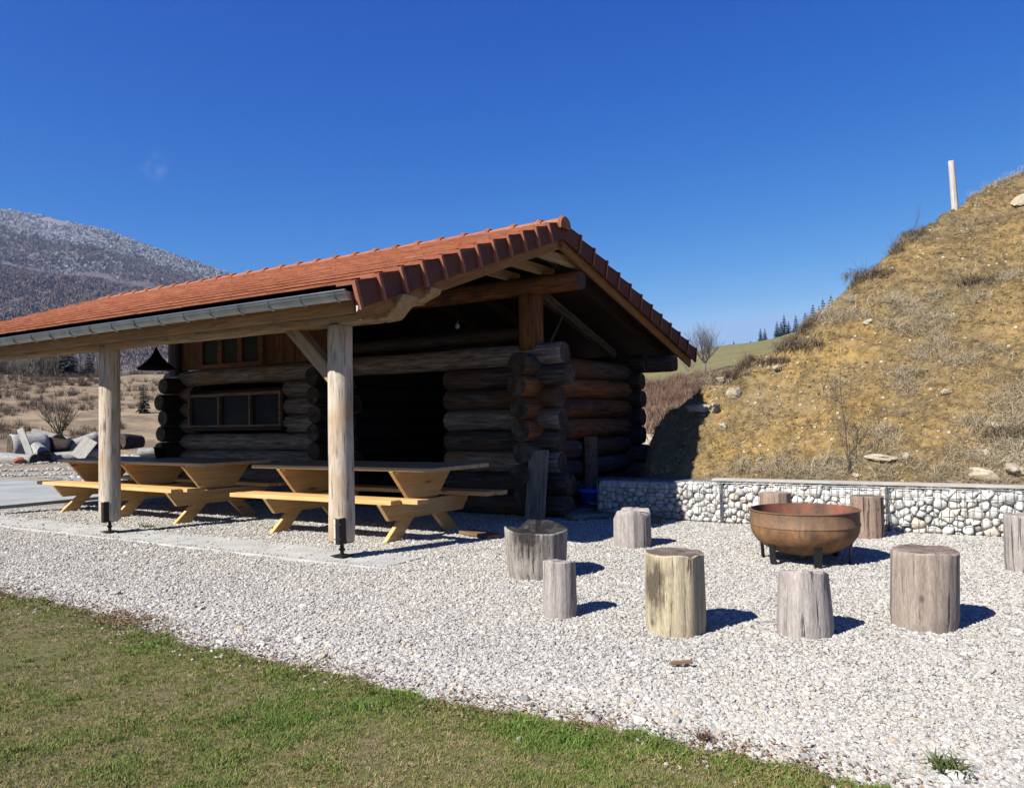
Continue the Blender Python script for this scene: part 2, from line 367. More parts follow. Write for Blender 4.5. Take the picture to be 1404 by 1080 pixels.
f = s.noise(c, .004, 7, .6); f2 = s.noise(c, .03, 8, .65)
zc = s.n('ShaderNodeSeparateXYZ', i_0=c).outputs[2]
hz = s.n('ShaderNodeMath', operation='ADD', i_0=zc, i_1=s.n('ShaderNodeMath', operation='MULTIPLY', i_0=s.n('ShaderNodeMath', operation='SUBTRACT', i_0=f, i_1=.5).outputs[0], i_1=300.0).outputs[0]).outputs[0]
col = s.ramp(f2, [(.3, (.10, .078, .076)), (.55, (.165, .13, .13)), (.75, (.22, .175, .17))])
sn = s.n('ShaderNodeMath', operation='MULTIPLY', i_0=s.n('ShaderNodeMapRange', i_0=hz, i_1=330.0, i_2=520.0).outputs[0], i_1=.28).outputs[0]
col = s.mix(sn, col, (.55, .57, .62))
M['mountain'] = s.out(col, 1.0)
def inst_mat(name, stops, rough=.9):
    s = NT(name); t = s.attr('tint', 'INSTANCER')
    return s.out(s.ramp(t, stops), rough)
M['far_trees'] = inst_mat('bare_mountain_forest', [(0, (.08, .085, .07)), (.05, (.16, .125, .12)), (.35, (.235, .178, .172)), (.6, (.295, .235, .225)), (.62, (.30, .28, .29)), (.85, (.55, .56, .60)), (1, (.80, .82, .86))])
M['wood_edge'] = inst_mat('bare_wood_edge', [(0, (.09, .08, .07)), (.5, (.17, .15, .13)), (1, (.27, .235, .205))])
M['scrub'] = inst_mat('red_brown_scrub', [(0, (.09, .055, .042)), (.45, (.18, .105, .08)), (.7, (.27, .185, .12)), (1, (.38, .30, .19))])
M['twig_grey'] = simple('grey_bark', (.19, .165, .15), .9)
M['twig_dark'] = simple('dark_bark', (.075, .06, .05), .9)
M['twig_pale'] = simple('pale_grey_bark', (.33, .30, .28), .9)
M['needles'] = simple('spruce_needles', (.022, .036, .022), .9, 0, .5, 3.0)
M['needles_far'] = simple('distant_spruce_needles', (.03, .042, .04), .9, 0, .5, 3.0)

# ------------------------------------------------------------------ scatter (countless stuff only)
def rough_stone(name, mat, seed, flat=.65, sub=2, amp=.25):
    bm = bmesh.new(); bmesh.ops.create_icosphere(bm, subdivisions=sub, radius=.5)
    for v in bm.verts:
        p = v.co.normalized()
        k = 1 + amp*1.4*noise.noise(p*1.3+V(seed*7.1, seed, 0)) + amp*.5*noise.noise(p*3+V(seed, 5, 0))
        v.co = V(p.x*.5*k, p.y*.42*k, p.z*.5*flat*k)
    me = bpy.data.meshes.new(name); bm.to_mesh(me); bm.free(); me.materials.append(mat)
    return bpy.data.objects.new(name, me)
def proto(name, mb, mat):
    me = bpy.data.meshes.new(name); me.from_pydata([tuple(v) for v in mb.v], [], mb.f); me.materials.append(mat)
    return bpy.data.objects.new(name, me)
def scatter(name, pts, protos, label, cat):
    """pts: (location, euler, scale, tint)"""
    me = bpy.data.meshes.new(name); me.from_pydata([tuple(p[0]) for p in pts], [], [])
    for nm, ty, i in (('rot', 'FLOAT_VECTOR', 1), ('tint', 'FLOAT', 3)):
        at = me.attributes.new(nm, ty, 'POINT')
        if ty == 'FLOAT': at.data.foreach_set('value', [p[i] for p in pts])
        else: at.data.foreach_set('vector', [q for p in pts for q in p[i]])
    at = me.attributes.new('sc', 'FLOAT_VECTOR', 'POINT')
    at.data.foreach_set('vector', [q for p in pts for q in ((p[2],)*3 if not isinstance(p[2], tuple) else p[2])])
    at = me.attributes.new('pick', 'INT', 'POINT'); at.data.foreach_set('value', [random.randrange(len(protos)) for p in pts])
    o = bpy.data.objects.new(name, me); COL.objects.link(o)
    g = bpy.data.node_groups.new(name, 'GeometryNodeTree')
    g.interface.new_socket('Geometry', in_out='INPUT', socket_type='NodeSocketGeometry')
    g.interface.new_socket('Geometry', in_out='OUTPUT', socket_type='NodeSocketGeometry')
    N = g.nodes; L = g.links
    gi, go = N.new('NodeGroupInput'), N.new('NodeGroupOutput')
    ip = N.new('GeometryNodeInstanceOnPoints')
    jn = N.new('GeometryNodeJoinGeometry')
    for p in reversed(protos):
        oi = N.new('GeometryNodeObjectInfo'); oi.inputs['Object'].default_value = p
        if 'As Instance' in oi.inputs: oi.inputs['As Instance'].default_value = True
        L.new(oi.outputs['Geometry'], jn.inputs[0])
    def na(nm, ty):
        a = N.new('GeometryNodeInputNamedAttribute'); a.data_type = ty; a.inputs['Name'].default_value = nm
        return a.outputs['Attribute']
    e2r = N.new('FunctionNodeEulerToRotation'); L.new(na('rot', 'FLOAT_VECTOR'), e2r.inputs[0])
    L.new(gi.outputs[0], ip.inputs['Points']); L.new(jn.outputs[0], ip.inputs['Instance'])
    ip.inputs['Pick Instance'].default_value = True
    L.new(na('pick', 'INT'), ip.inputs['Instance Index'])
    L.new(e2r.outputs[0], ip.inputs['Rotation']); L.new(na('sc', 'FLOAT_VECTOR'), ip.inputs['Scale'])
    L.new(ip.outputs[0], go.inputs[0])
    md = o.modifiers.new('scatter', 'NODES'); md.node_group = g
    return tag(o, label, cat, None, 'stuff')
def rrot(): return (U(-.5, .5), U(-.5, .5), U(0, 2*pi))
def zrot(t=.12): return (U(-t, t), U(-t, t), U(0, 2*pi))

# ================================================================== CAMERA, SKY, SUN
f_px, y_h, roll, H = 1110.0, 575.0, radians(1.09), 1.35
pit = math.atan((y_h-540)/f_px)
F = V(0, cos(pit), sin(pit)); R0 = V(1, 0, 0); U0 = R0.cross(F)
R = R0*cos(roll) - U0*sin(roll); UP = R0*sin(roll) + U0*cos(roll)
cam = bpy.data.cameras.new('camera'); co = bpy.data.objects.new('camera', cam); COL.objects.link(co)
co.matrix_world = Matrix.Translation(V(0, 0, H)) @ Matrix((R, UP, -F)).transposed().to_4x4()
cam.sensor_width = 36; cam.lens = f_px/1404*36; cam.clip_end = 20000; cam.clip_start = .05
SC.camera = co
SAZ, SEL = radians(51), radians(41)
sun_dir = V(-sin(SAZ)*cos(SEL), -cos(SAZ)*cos(SEL), sin(SEL))
sl = bpy.data.lights.new('sun', 'SUN'); sl.energy = 4.9; sl.angle = radians(.5); sl.color = (1, .955, .86)
so = bpy.data.objects.new('sun', sl); COL.objects.link(so); so.rotation_euler = sun_dir.to_track_quat('Z', 'Y').to_euler()
so.location = (-8, -8, 12)
w = bpy.data.worlds.new('World'); SC.world = w; w.use_nodes = True
nt = w.node_tree; bg = nt.nodes['Background']
sky = nt.nodes.new('ShaderNodeTexSky'); sky.sky_type = 'NISHITA'; sky.sun_disc = False
sky.sun_elevation = SEL; sky.sun_rotation = SAZ + pi; sky.altitude = 3000; sky.air_density = 1.0; sky.dust_density = 0; sky.ozone_density = 10
EXPO, SSTR = 1.2, .050
# the sky's colour grade: per-channel gain and gamma on the sky texture
kx = .075*2**.45
sep = nt.nodes.new('ShaderNodeSeparateColor'); cmb = nt.nodes.new('ShaderNodeCombineColor'); nt.links.new(sky.outputs[0], sep.inputs[0])
for i, (ref, val, gam) in enumerate(((.16, .285, 2.7), (.352, .515, 1.45), (.739, .850, .58))):
    m1 = nt.nodes.new('ShaderNodeMath'); m1.operation = 'MULTIPLY'; m1.inputs[1].default_value = kx/ref; nt.links.new(sep.outputs[i], m1.inputs[0])
    m2 = nt.nodes.new('ShaderNodeMath'); m2.operation = 'POWER'; m2.inputs[1].default_value = gam; nt.links.new(m1.outputs[0], m2.inputs[0])
    m3 = nt.nodes.new('ShaderNodeMath'); m3.operation = 'MULTIPLY'; m3.inputs[1].default_value = val/(SSTR*2**EXPO); nt.links.new(m2.outputs[0], m3.inputs[0])
    m4 = nt.nodes.new('ShaderNodeMath'); m4.operation = 'MINIMUM'; m4.inputs[1].default_value = (.38, .56, .86)[i]/(SSTR*2**EXPO); nt.links.new(m3.outputs[0], m4.inputs[0])
    nt.links.new(m4.outputs[0], cmb.inputs[i])
# one faint wisp of cloud high on the left
wd = F + R*((210-702)/f_px) + UP*((540-228)/f_px); wd.normalize()
tcw = nt.nodes.new('ShaderNodeTexCoord'); wn = nt.nodes.new('ShaderNodeTexNoise'); wn.inputs['Scale'].default_value = 55; wn.inputs['Detail'].default_value = 6; nt.links.new(tcw.outputs['Generated'], wn.inputs['Vector'])
wm = nt.nodes.new('ShaderNodeVectorMath'); wm.operation = 'DISTANCE'; nt.links.new(tcw.outputs['Generated'], wm.inputs[0]); wm.inputs[1].default_value = wd
wr = nt.nodes.new('ShaderNodeMapRange'); nt.links.new(wm.outputs['Value'], wr.inputs[0]); wr.inputs[1].default_value = .018; wr.inputs[2].default_value = -.006; wr.inputs[3].default_value = 0; wr.inputs[4].default_value = 1
wx = nt.nodes.new('ShaderNodeMapRange'); nt.links.new(wn.outputs['Fac'], wx.inputs[0]); wx.inputs[1].default_value = .42; wx.inputs[2].default_value = .7; wx.inputs[3].default_value = 0; wx.inputs[4].default_value = .28
wq = nt.nodes.new('ShaderNodeMath'); wq.operation = 'MULTIPLY'; nt.links.new(wr.outputs[0], wq.inputs[0]); nt.links.new(wx.outputs[0], wq.inputs[1])
wmx = nt.nodes.new('ShaderNodeMix'); wmx.data_type = 'RGBA'; nt.links.new(wq.outputs[0], wmx.inputs[0]); nt.links.new(cmb.outputs[0], wmx.inputs[6]); wmx.inputs[7].default_value = (*[.75/(SSTR*2**EXPO)]*3, 1)
nt.links.new(wmx.outputs[2], bg.inputs[0]); bg.inputs[1].default_value = SSTR
SC.view_settings.view_transform = 'Standard'; SC.view_settings.look = 'None'; SC.view_settings.exposure = EXPO
SC.view_settings.gamma = 1

# the air between here and the mountain
m = MB(); m.box(-4200, 4200, -300, 4300, -40, 680)
s = NT('air'); vol = s.n('ShaderNodeVolumePrincipled', i_Color=(.34, .58, 1.0, 1), i_Density=6.0e-5, i_Anisotropy=.2)
s.t.nodes.remove(s.b); s.t.links.new(vol.outputs[0], s.t.nodes['Material Output'].inputs['Volume'])
tag(m.build('haze', s.m), 'thin blue haze over the valley', 'haze', None, 'stuff')
# ================================================================== TERRAIN
def crest(az):                                     # azimuth in degrees, right positive
    if az < -5: e, Rr, r0 = .0575, 130.0, 33.0
    elif az > 5: e, Rr, r0 = .0774+(az-13.2)*.0030, 260.0, 17.0
    else:
        k = (az+5)/10; e, Rr, r0 = .0575+k*(-.0045), 130+130*k, 33-16*k
    e = clamp(e, .03, .13); return e, Rr, r0
def terr(x, y):
    r = math.hypot(x, y); az = math.degrees(atan2(x, y))
    e, Rr, r0 = crest(az)
    fade = 1 - sstep(50, 80, abs(az))
    top = e*Rr + 1.35
    t = (r-r0)/(Rr-r0)
    if t <= 0: z = 0
    elif t < 1: z = top*t**1.15
    else: z = max(top-(r-Rr)*.06, -2)
    z *= fade
    if r > 35: z += .012*min(r, 130)*fbm(x*.03, y*.03, 3)*fade
    return z
rs = [0.0, 2, 4, 7, 10, 13, 16, 19, 22, 25, 28, 31, 34, 38, 42, 46, 51, 56, 62, 68, 75, 82, 90, 98, 107, 116, 126, 137, 150, 165, 182, 200, 222, 248, 262, 276, 300, 340, 400, 500, 700, 1100, 2000, 3200, 6000]
NA = 360
vs, fs, gr, nr = [(0, 0, -.03)], [], [1.0], [1.0]
for r in rs[1:]:
    for k in range(NA):
        a = 2*pi*k/NA; x, y = r*sin(a), r*cos(a)
        z = terr(x, y)
        if r < 34: z -= .03
        vs.append((x, y, z))
        az = math.degrees(a if a < pi else a-2*pi)
        green = sstep(4, 7, az)*sstep(55, 80, r)*(1-.0*az) if az > 0 else 0
        if -33 < az < -10 and 21 < r < 26: green = max(green, .8)
        if -28 < az < -23 and r > 280: green = .8
        if abs(az) > 60: green = 1
        u, v = uv_of(x, y)
        gr.append(clamp(green + .3*n3(x*.1, y*.1)) if green > 0 else 0)
        near = 1-sstep(30, 37, r) if az < 5 else 1-sstep(14, 18, r)
        nr.append(clamp(near))
for k in range(NA): fs.append((0, 1+k, 1+(k+1) % NA))
for i in range(len(rs)-2):
    for k in range(NA):
        a, b = 1+i*NA+k, 1+i*NA+(k+1) % NA
        fs.append((a, a+NA, b+NA, b))
g = mesh('ground', vs, fs, M['terrain'], smooth=True)
for nm, arr in (('green', gr), ('near', nr)):
    at = g.data.attributes.new(nm, 'FLOAT', 'POINT'); at.data.foreach_set('value', arr)
tag(g, 'brown winter pasture rising to low hills', 'ground', None, 'structure')

def mcrest(az):
    pts = [(-75, .20), (-50, .245), (-40, .24), (-32.3, .2311), (-30, .2279), (-26.4, .2172), (-22.6, .1956), (-19, .1757), (-14, .15), (-6, .11), (2, .075), (14, .04)]
    for (a0, e0), (a1, e1) in zip(pts, pts[1:]):
        if a0 <= az <= a1: return e0+(e1-e0)*(az-a0)/(a1-a0)
    return .2 if az < 0 else .03
def mz(az, r):
    c = mcrest(az); t = (r-300)/2300
    if t <= 1:
        e = .028+(c-.028)*max(t, 0)**.75
        return e*r*(1 if r < 300 else 1) + 1.35 - (9*(1-t) if t < 1 else 0) + t*(1-t)*260*.5*fbm(az*.12, r*.0022, 9)
    return (c*2600+1.35) - (r-2600)*.12
vs, fs = [], []
mr = [300, 360, 430, 510, 600, 700, 820, 950, 1090, 1240, 1400, 1570, 1750, 1940, 2130, 2300, 2450, 2600, 2750, 3100]
maz = [-75+i*1.0 for i in range(90)]
for a in maz:
    for r in mr: vs.append((r*sin(radians(a)), r*cos(radians(a)), mz(a, r)))
n = len(mr)
for i in range(len(maz)-1):
    for j in range(n-1): fs.append((i*n+j, (i+1)*n+j, (i+1)*n+j+1, i*n+j+1))
tag(mesh('mountain', vs, fs, M['mountain'], smooth=True), 'wooded mountain slope with a frosted top', 'mountain', None, 'structure')

# frosted forest on the mountain: one mass
def blob(seed, mat):
    rng = random.Random(seed); mb = MB()
    for i in range(34):
        a = rng.uniform(0, 2*pi); rr = rng.random()**.5*.42; zb = rng.uniform(-.5, .1)
        b = V(cos(a)*rr*.5, sin(a)*rr*.5, zb); e = V(cos(a)*rr*1.25, sin(a)*rr*1.25, zb+rng.uniform(.3, .75)*(1.15-rr))
        c_ = rng.uniform(0, 2*pi); s_ = V(cos(c_), sin(c_), 0)*rng.uniform(.03, .07)
        mb.add([b-s_*.5, b+s_*.5, e+s_, e-s_], [(0, 1, 2, 3)])
    return proto('crown', mb, mat)
pts = []
while len(pts) < 62000:
    a = U(-36, -12); r = 330*(2640/330)**(random.random()**.62)
    z = mz(a, r); x, y = r*sin(radians(a)), r*cos(radians(a))
    nz = n3(x*.004, y*.004)*140 + n3(x*.02, y*.02)*60
    if -28.3 < a < -23 and 330 < r < 480: continue
    if n3(x*.006+5, y*.006, 2) > .55 and r > 900: continue
    # frost takes hold above a wavering line
    fr = clamp((z+nz-350)/180)
    t = U(.62, 1.0) if random.random() < fr*.85 else U(.0, .6)
    if random.random() < .03: t = 0.0
    sz = U(6, 9.5)*(1 if r > 900 else .72)
    pts.append((V(x, y, z+sz*.25), zrot(), (sz*.8, sz*.8, sz*U(.7, 1.0)), t))
scatter('mountain_forest', pts, [blob(k, M['far_trees']) for k in range(5)], 'bare forest on the mountain, frosted white along its top', 'forest')

# ------------------------------------------------------------------ bare trees
def branch_tree(mb, p, d, L, r, depth, spread=.55, nchild=(2, 3), upward=.25, n=5, rng=random):
    if depth < 0 or r < .0008: return
    segs = 3; pts = [p]; rr = [r]; q = p.copy(); dd = d.copy()
    for i in range(segs):
        dd = (dd + V(rng.uniform(-.13, .13), rng.uniform(-.13, .13), rng.uniform(-.04, .12))).normalized()
        q = q + dd*L/segs; pts.append(q.copy()); rr.append(r*(1-.42*(i+1)/segs))
    mb.tube(pts, rr, n if depth > 1 else 3, cap=False)
    for k in range(rng.randint(*nchild)+(1 if depth > 2 else 0)):
        i = rng.randint(1, segs); base = pts[i]
        a = rng.uniform(0, 2*pi)
        side = V(cos(a), sin(a), rng.uniform(-.1, .4))
        nd = (dd*(1-spread)+side*spread+V(0, 0, upward)).normalized()
        branch_tree(mb, base, nd, L*rng.uniform(.62, .85), rr[i]*.66, depth-1, spread, nchild, upward, n, rng)
    branch_tree(mb, pts[-1], (dd+V(rng.uniform(-.3, .3), rng.uniform(-.3, .3), .1)).normalized(), L*.8, rr[-1]*.9, depth-1, spread, nchild, upward, n, rng)
def bare_mesh(h, depth, seed, spread=.55, rmul=1.0, fan=False):
    rng = random.Random(seed); mb = MB()
    branch_tree(mb, V(0, 0, 0), V(0, 0, 1), h*.27, h*.022*rmul, depth, spread, (2, 3), .25, 5, rng)
    return mb
def far_pt(az, r, dz=0):
    x, y = r*sin(radians(az)), r*cos(radians(az)); return V(x, y, terr(x, y)+dz)

# wood at the brow of the pasture: one mass of bare trees
protos = []
for k in range(4):
    mb = bare_mesh(1.0, 4, 50+k, .42, 1.5); protos.append(proto('bare_crown', mb, M['wood_edge']))
pts = []
for i in range(620):
    a = U(-38, -26.6); r = U(150, 215)
    if a > -28.5 and random.random() < .55: continue
    p = far_pt(a, r, -.4); pts.append((p, zrot(.06), U(7.5, 11.5)*(.85+.3*n3(a*.8, 0)), U(0, 1)))
for i in range(120):
    a = U(-27, -20); r = U(215, 290)
    p = far_pt(a, r, -.4); pts.append((p, zrot(.06), U(3.5, 6), U(.3, 1)))
scatter('forest', pts, protos, 'grey bare wood at the brow of the brown pasture', 'forest')

# conifers
def spruce_mesh(seed, h, tiers=13, wid=.2):
    rng = random.Random(seed); crown = MB(); trunk = MB()
    trunk.tube([V(0, 0, 0), V(0, 0, h*.5), V(0, 0, h*.97)], [h*.022, h*.014, h*.004], 6)
    for t in range(tiers):
        z = h*(.10+.88*t/tiers); rad = h*wid*(1-(t/tiers))**.8+h*.012
        nb = max(7, int(20*(1-t/tiers*.6)))
        for b in range(nb):
            a = 2*pi*(b+rng.random()*.8)/nb; l = rad*rng.uniform(.6, 1.2); dz = -l*rng.uniform(.15, .5)
            e = V(cos(a)*l, sin(a)*l, z+dz); s_ = V(-sin(a), cos(a), 0)*l*rng.uniform(.16, .28)
            m = V(cos(a)*l*.55, sin(a)*l*.55, z+dz*.3+h*.012)
            crown.add([V(0, 0, z+h*.02), m+s_, e, m-s_, m-V(0, 0, h*.03)], [(0, 1, 2), (0, 2, 3), (0, 4, 2), (1, 4, 2), (3, 2, 4)])
    crown.tube([V(0, 0, h*.9), V(0, 0, h*1.0)], [h*.012, 0.001], 5)
    return crown, trunk
def spruce(label, loc, h, seed, group, wid=.2, mat='needles_far'):
    t = thing('spruce_tree', label, 'spruce', loc, 0, group)
    c, tr = spruce_mesh(seed, h, 13, wid)
    c.build('crown', M[mat], t, normals=False); tr.build('trunk', M['twig_dark'], t)
    return t
def pix(x, y):                                     # bearing (deg) and slope of a sight line
    d = F + R*((x-702)/f_px) + UP*((540-y)/f_px); k = math.hypot(d.x, d.y)
    return math.degrees(atan2(d.x, d.y)), d.z/k
GS = 'spruces on the meadow skyline'
for lab, x, hpx, r in [
    ('tiny spruce nearest the bare tree on the meadow skyline', 1006, 7, 262), ('small dot-like spruce alone between the tiny one and the close pair', 1029, 6, 266),
    ('left spruce of the close pair on the meadow crest', 1043, 17, 268), ('right spruce of the close pair on the meadow crest', 1049, 18, 272),
    ('slim spruce at the left edge of the dense middle clump', 1066, 21, 270), ('second spruce of the dense middle clump', 1071, 25, 278),
    ('tallest broad spruce in the dense middle clump', 1076, 28, 272), ('right edge spruce of the dense middle clump', 1082, 26, 280),
    ('lone slender spruce between the middle clump and the bank', 1092, 26, 272), ('greyish spruce starting the group that runs behind the bank', 1105, 32, 285),
    ('dark tall spruce rising behind the bank edge', 1116, 36, 276), ('spruce half hidden behind the bank, lower of the last four', 1124, 34, 282),
    ('bushy spruce beside the last one behind the bank', 1130, 38, 276), ('last spruce on the right just showing over the bank', 1141, 42, 280)]:
    az, e = pix(x, 470); p = far_pt(az, r-8, -.5)
    spruce(lab, p, hpx/f_px*r*1.18, int(x), GS, .22)
spruce('broad dark conifer at the front of the grey wood', far_pt(pix(93, 500)[0], 148, -.5), 8.2, 5, 'conifers in the grey wood', .3, 'needles')
spruce('second dark conifer of the grey wood, beside the left post', far_pt(pix(122, 500)[0], 150, -.5), 6.6, 6, 'conifers in the grey wood', .26, 'needles')
spruce('small green conifer on the pasture beside the log corner', far_pt(pix(197, 590)[0], 62, -.1), 2.2, 9, None, .24, 'needles')

def bare_tree(label, loc, h, depth, seed, mat, spread=.55, rmul=1.0, name='bare_tree', cat='tree', lean=0.0):
    rng = random.Random(seed); t = thing(name, label, cat, loc)
    tr = MB(); d0 = V(lean, 0, 1).normalized(); top = d0*h*.22
    tr.tube([V(0, 0, -.1), d0*h*.1, top], [h*.03*rmul, h*.024*rmul, h*.022*rmul], 7); tr.build('trunk', M[mat], t, True)
    cr = MB()
    for k in range(5):
        a = 2*pi*k/5+rng.random(); d = (V(cos(a), sin(a), 0)*rng.uniform(.25, .75)+V(lean, 0, .8)).normalized()
        branch_tree(cr, top*rng.uniform(.85, 1), d, h*.24, h*.012*rmul, depth, spread, (2, 3), .22, 5, rng)
    cr.build('crown', M[mat], t, False, normals=False); return t
az, e = pix(966, 500)
bare_tree('bare rounded tree on the meadow right of the roof corner', far_pt(az, 118, -.2), 8.4, 4, 3, 'twig_grey', .5, 1.1)
bare_tree('bare pale bush-like tree half hidden behind the roof corner', far_pt(pix(942, 500)[0], 122, -.2), 4.6, 4, 8, 'twig_pale', .5, .7)
bare_tree('small leafless tree behind the pile of grey logs', far_pt(pix(88, 600)[0], 44, -.1), 3.3, 4, 12, 'twig_dark', .55, .8, lean=-.25)
# far house
p = V(*(far_pt(pix(171, 500)[0], 420))); p.z = mz(pix(171, 500)[0], 420)+2.5
h = thing('house', 'tiny white house far off on the valley slope', 'house', p, .5)
m = MB(); m.prism([(-5, -4), (5, -4), (5, 3), (0, 6.4), (-5, 3)], -4, 4); m.build('wall', M['plaster'], h)
for sgn in (-1, 1):
    m = MB(); m.prism([(0, 6.9), (0, 6.45), (sgn*5.8, 2.5), (sgn*5.8, 2.95)], -4.6, 4.6); m.build('roof', M['slate'], h)
for k in (-2.4, 0, 2.4):
    m = MB(); m.box(k-.5, k+.5, -4.08, -4.02, -.8, .8); m.build('window', M['glass'], h)
p = V(*(far_pt(pix(197, 500)[0], 440))); p.z = mz(pix(197, 500)[0], 440)+3
h = thing('house', 'tiny dark roofed house beside the white one', 'house', p, -.3)
m = MB(); m.prism([(-4, -4), (4, -4), (4, 2), (0, 4.6), (-4, 2)], -3.5, 3.5); m.build('wall', M['plaster'], h)
for sgn in (-1, 1):
    m = MB(); m.prism([(0, 5.1), (0, 4.65), (sgn*4.8, 1.5), (sgn*4.8, 1.95)], -4.1, 4.1); m.build('roof', M['slate'], h)

# scrub masses
def twig_clump(seed, n=46, spread=.8):
    rng = random.Random(seed); mb = MB()
    for i in range(n):
        a = rng.uniform(0, 2*pi); l = rng.uniform(.5, 1.0); t = rng.uniform(.1, spread)
        b = V(rng.uniform(-.25, .25), rng.uniform(-.25, .25), 0); d = V(cos(a)*t, sin(a)*t, 1).normalized()*l
        bend = V(cos(a), sin(a), -.3)*rng.uniform(0, .25)
        s_ = V(-sin(a), cos(a), 0)*.012
        mb.add([b-s_, b+s_, b+d*.6+s_*.7, b+d*.6-s_*.7, b+d+bend], [(0, 1, 2, 3), (3, 2, 4)])
    return mb
cl = [proto('clump', twig_clump(k), M['scrub']) for k in range(4)]
pts = []
for i in range(2600):
    a = U(8, 24); r = U(19, 75)
    if a > 15 and r > 60: continue
    x, y = r*sin(radians(a)), r*cos(radians(a)); u, v = uv_of(x, y)
    if n3(x*.12, y*.12, 4) < -.12: continue
    pts.append((V(x, y, terr(x, y)-.05), zrot(.3), U(.5, 1.25), clamp(.5+.5*n3(x*.2, y*.2)+U(-.25, .25))))
scatter('scrub', pts, cl, 'reddish brambles and dead stalks behind the earth bank', 'scrub')
pts = []
for i in range(4200):
    a = U(-36, -14); r = U(36, 128)
    x, y = r*sin(radians(a)), r*cos(radians(a))
    if n3(x*.09, y*.09, 7)+.5*n3(x*.3, y*.3, 2) < .02: continue
    pts.append((V(x, y, terr(x, y)-.05), zrot(.3), U(.25, .85)*(1+.4*(r > 80)), clamp(.45+.5*n3(x*.2, y*.2)+U(-.25, .25))))
scatter('dry_undergrowth', pts, [proto('clump', twig_clump(20+k, 40, 1.2), inst_mat('grey_brown_undergrowth', [(0, (.06, .045, .038)), (.5, (.14, .105, .08)), (1, (.26, .20, .13))])) for k in range(4)], 'grey brown tussocks over the pasture left of the cabin', 'undergrowth')

# ================================================================== GROUND NEAR
def edge_v(u): return -2.57 - .052*clamp(u, -4, 3) + .10*sstep(3.2, 5, u) + .11*n3(u*.9, 1.3) + .09*n3(u*3.1, 4) + .06*n3(u*8, 8) + .035*n3(u*23, 2)
def sheet(name, u0, u1, v0f, v1f, nu, nv, zf, mat):
    vs, fs = [], []
    for i in range(nu+1):
        u = u0+(u1-u0)*i/nu
        a, b = v0f(u), v1f(u)
        for j in range(nv+1):
            v = a+(b-a)*j/nv; q = P(u, v); vs.append((q.x, q.y, zf(u, v)))
    for i in range(nu):
        for j in range(nv):
            k = i*(nv+1)+j; fs.append((k, k+nv+1, k+nv+2, k+1))
    return mesh(name, vs, fs, mat, smooth=True)
def gz(u, v): return .010*n3(u*1.1, v*1.1) + .006*n3(u*3.3, v*3.3, 5)
gvl = sheet('gravel_yard', -16, 9.5, lambda u: edge_v(u)-.25, lambda u: 9.5 if u < .3 else 4.7, 200, 90, gz, M['gravel_bed'])
tag(gvl, 'pale gravel yard', 'gravel', None, 'structure')
def lz(u, v): return .012+.02*n3(u*.8, v*.8)+.012*n3(u*4, v*4, 2)-.05*sstep(edge_v(u)-.12, edge_v(u)+.02, v)
ln = sheet('lawn', -16, 9.5, lambda u: -11.5, lambda u: edge_v(u)+.05, 220, 90, lz, M['soil'])
tag(ln, 'short patchy lawn', 'lawn', None, 'structure')
# concrete strip under the posts
m = MB()
vs, fs = [], []
N_ = 90
for i in range(N_+1):
    u = -18+i*(18.75)/N_
    a, b = -.27+.03*n3(u*2, 3)+.02*n3(u*7, 1), .39+.03*n3(u*2, 9)+.02*n3(u*7, 5)
    for v, z in ((a-.10, -.02), (a, .011), (b, .012), (b+.10, -.02)): q = P(u, v); vs.append((q.x, q.y, z))
for i in range(N_):
    for j in range(3): k = i*4+j; fs.append((k, k+4, k+5, k+1))
fs.append((0, 1, 2, 3)); fs.append((N_*4+3, N_*4+2, N_*4+1, N_*4))
tag(mesh('concrete_strip', vs, fs, M['concrete']), 'white concrete footing strip under the porch posts', 'pavement', None, 'structure')
# slab at the left end
m = MB()
m.box(-16.5, -8.95, .8, 4.6, -.05, .055, M=Matrix.Translation(SO) @ Matrix.Rotation(ROT, 4, 'Z'))
tag(m.build('concrete_pavement', M['slab']), 'grey concrete slab beside the far end of the tables', 'pavement', None, 'structure')

# gravel stones
stones = [rough_stone('pebble', M['stone'], k, .50, 1, .26) for k in range(6)]
pts = []
def on_gravel(u, v):
    if v < edge_v(u)-.03: return False
    if u < .72 and -.26 < v < .38:
        d = min(v+.26, .38-v); return random.random() < (.7 if d < .06+.10*n3(u*2.5, v*2.5, 3) else .04)
    if v > 3.75 and u < .05: return False
    if v > 4.15 and u > .7: return False
    if u < -8.9 and .8 < v < 4.6: return False
    return u > -11.5 and v < 6
tries = 0
while len(pts) < 300000 and tries < 1200000:
    tries += 1
    a = U(-39, 40); r = 2.5+13.5*random.random()**1.25
    x, y = r*sin(radians(a)), r*cos(radians(a)); u, v = uv_of(x, y)
    if not on_gravel(u, v): continue
    s_ = random.lognormvariate(math.log(.0122+.0006*r), .37)
    if v < edge_v(u)+.5: s_ *= U(1, 1.35)
    if random.random() < .012: s_ *= 1.7
    pts.append((V(x, y, (.012 if (u < .74 and -.25 < v < .37) else gz(u, v))+s_*.10), (U(-.3, .3), U(-.3, .3), U(0, 2*pi)), s_, clamp(random.betavariate(2.2, 1.6)+.16*n3(u*.5, v*.5, 5)+.08*n3(u*2, v*2, 5))))
scatter('gravel', pts, stones, 'loose pale gravel stones over the yard', 'gravel')
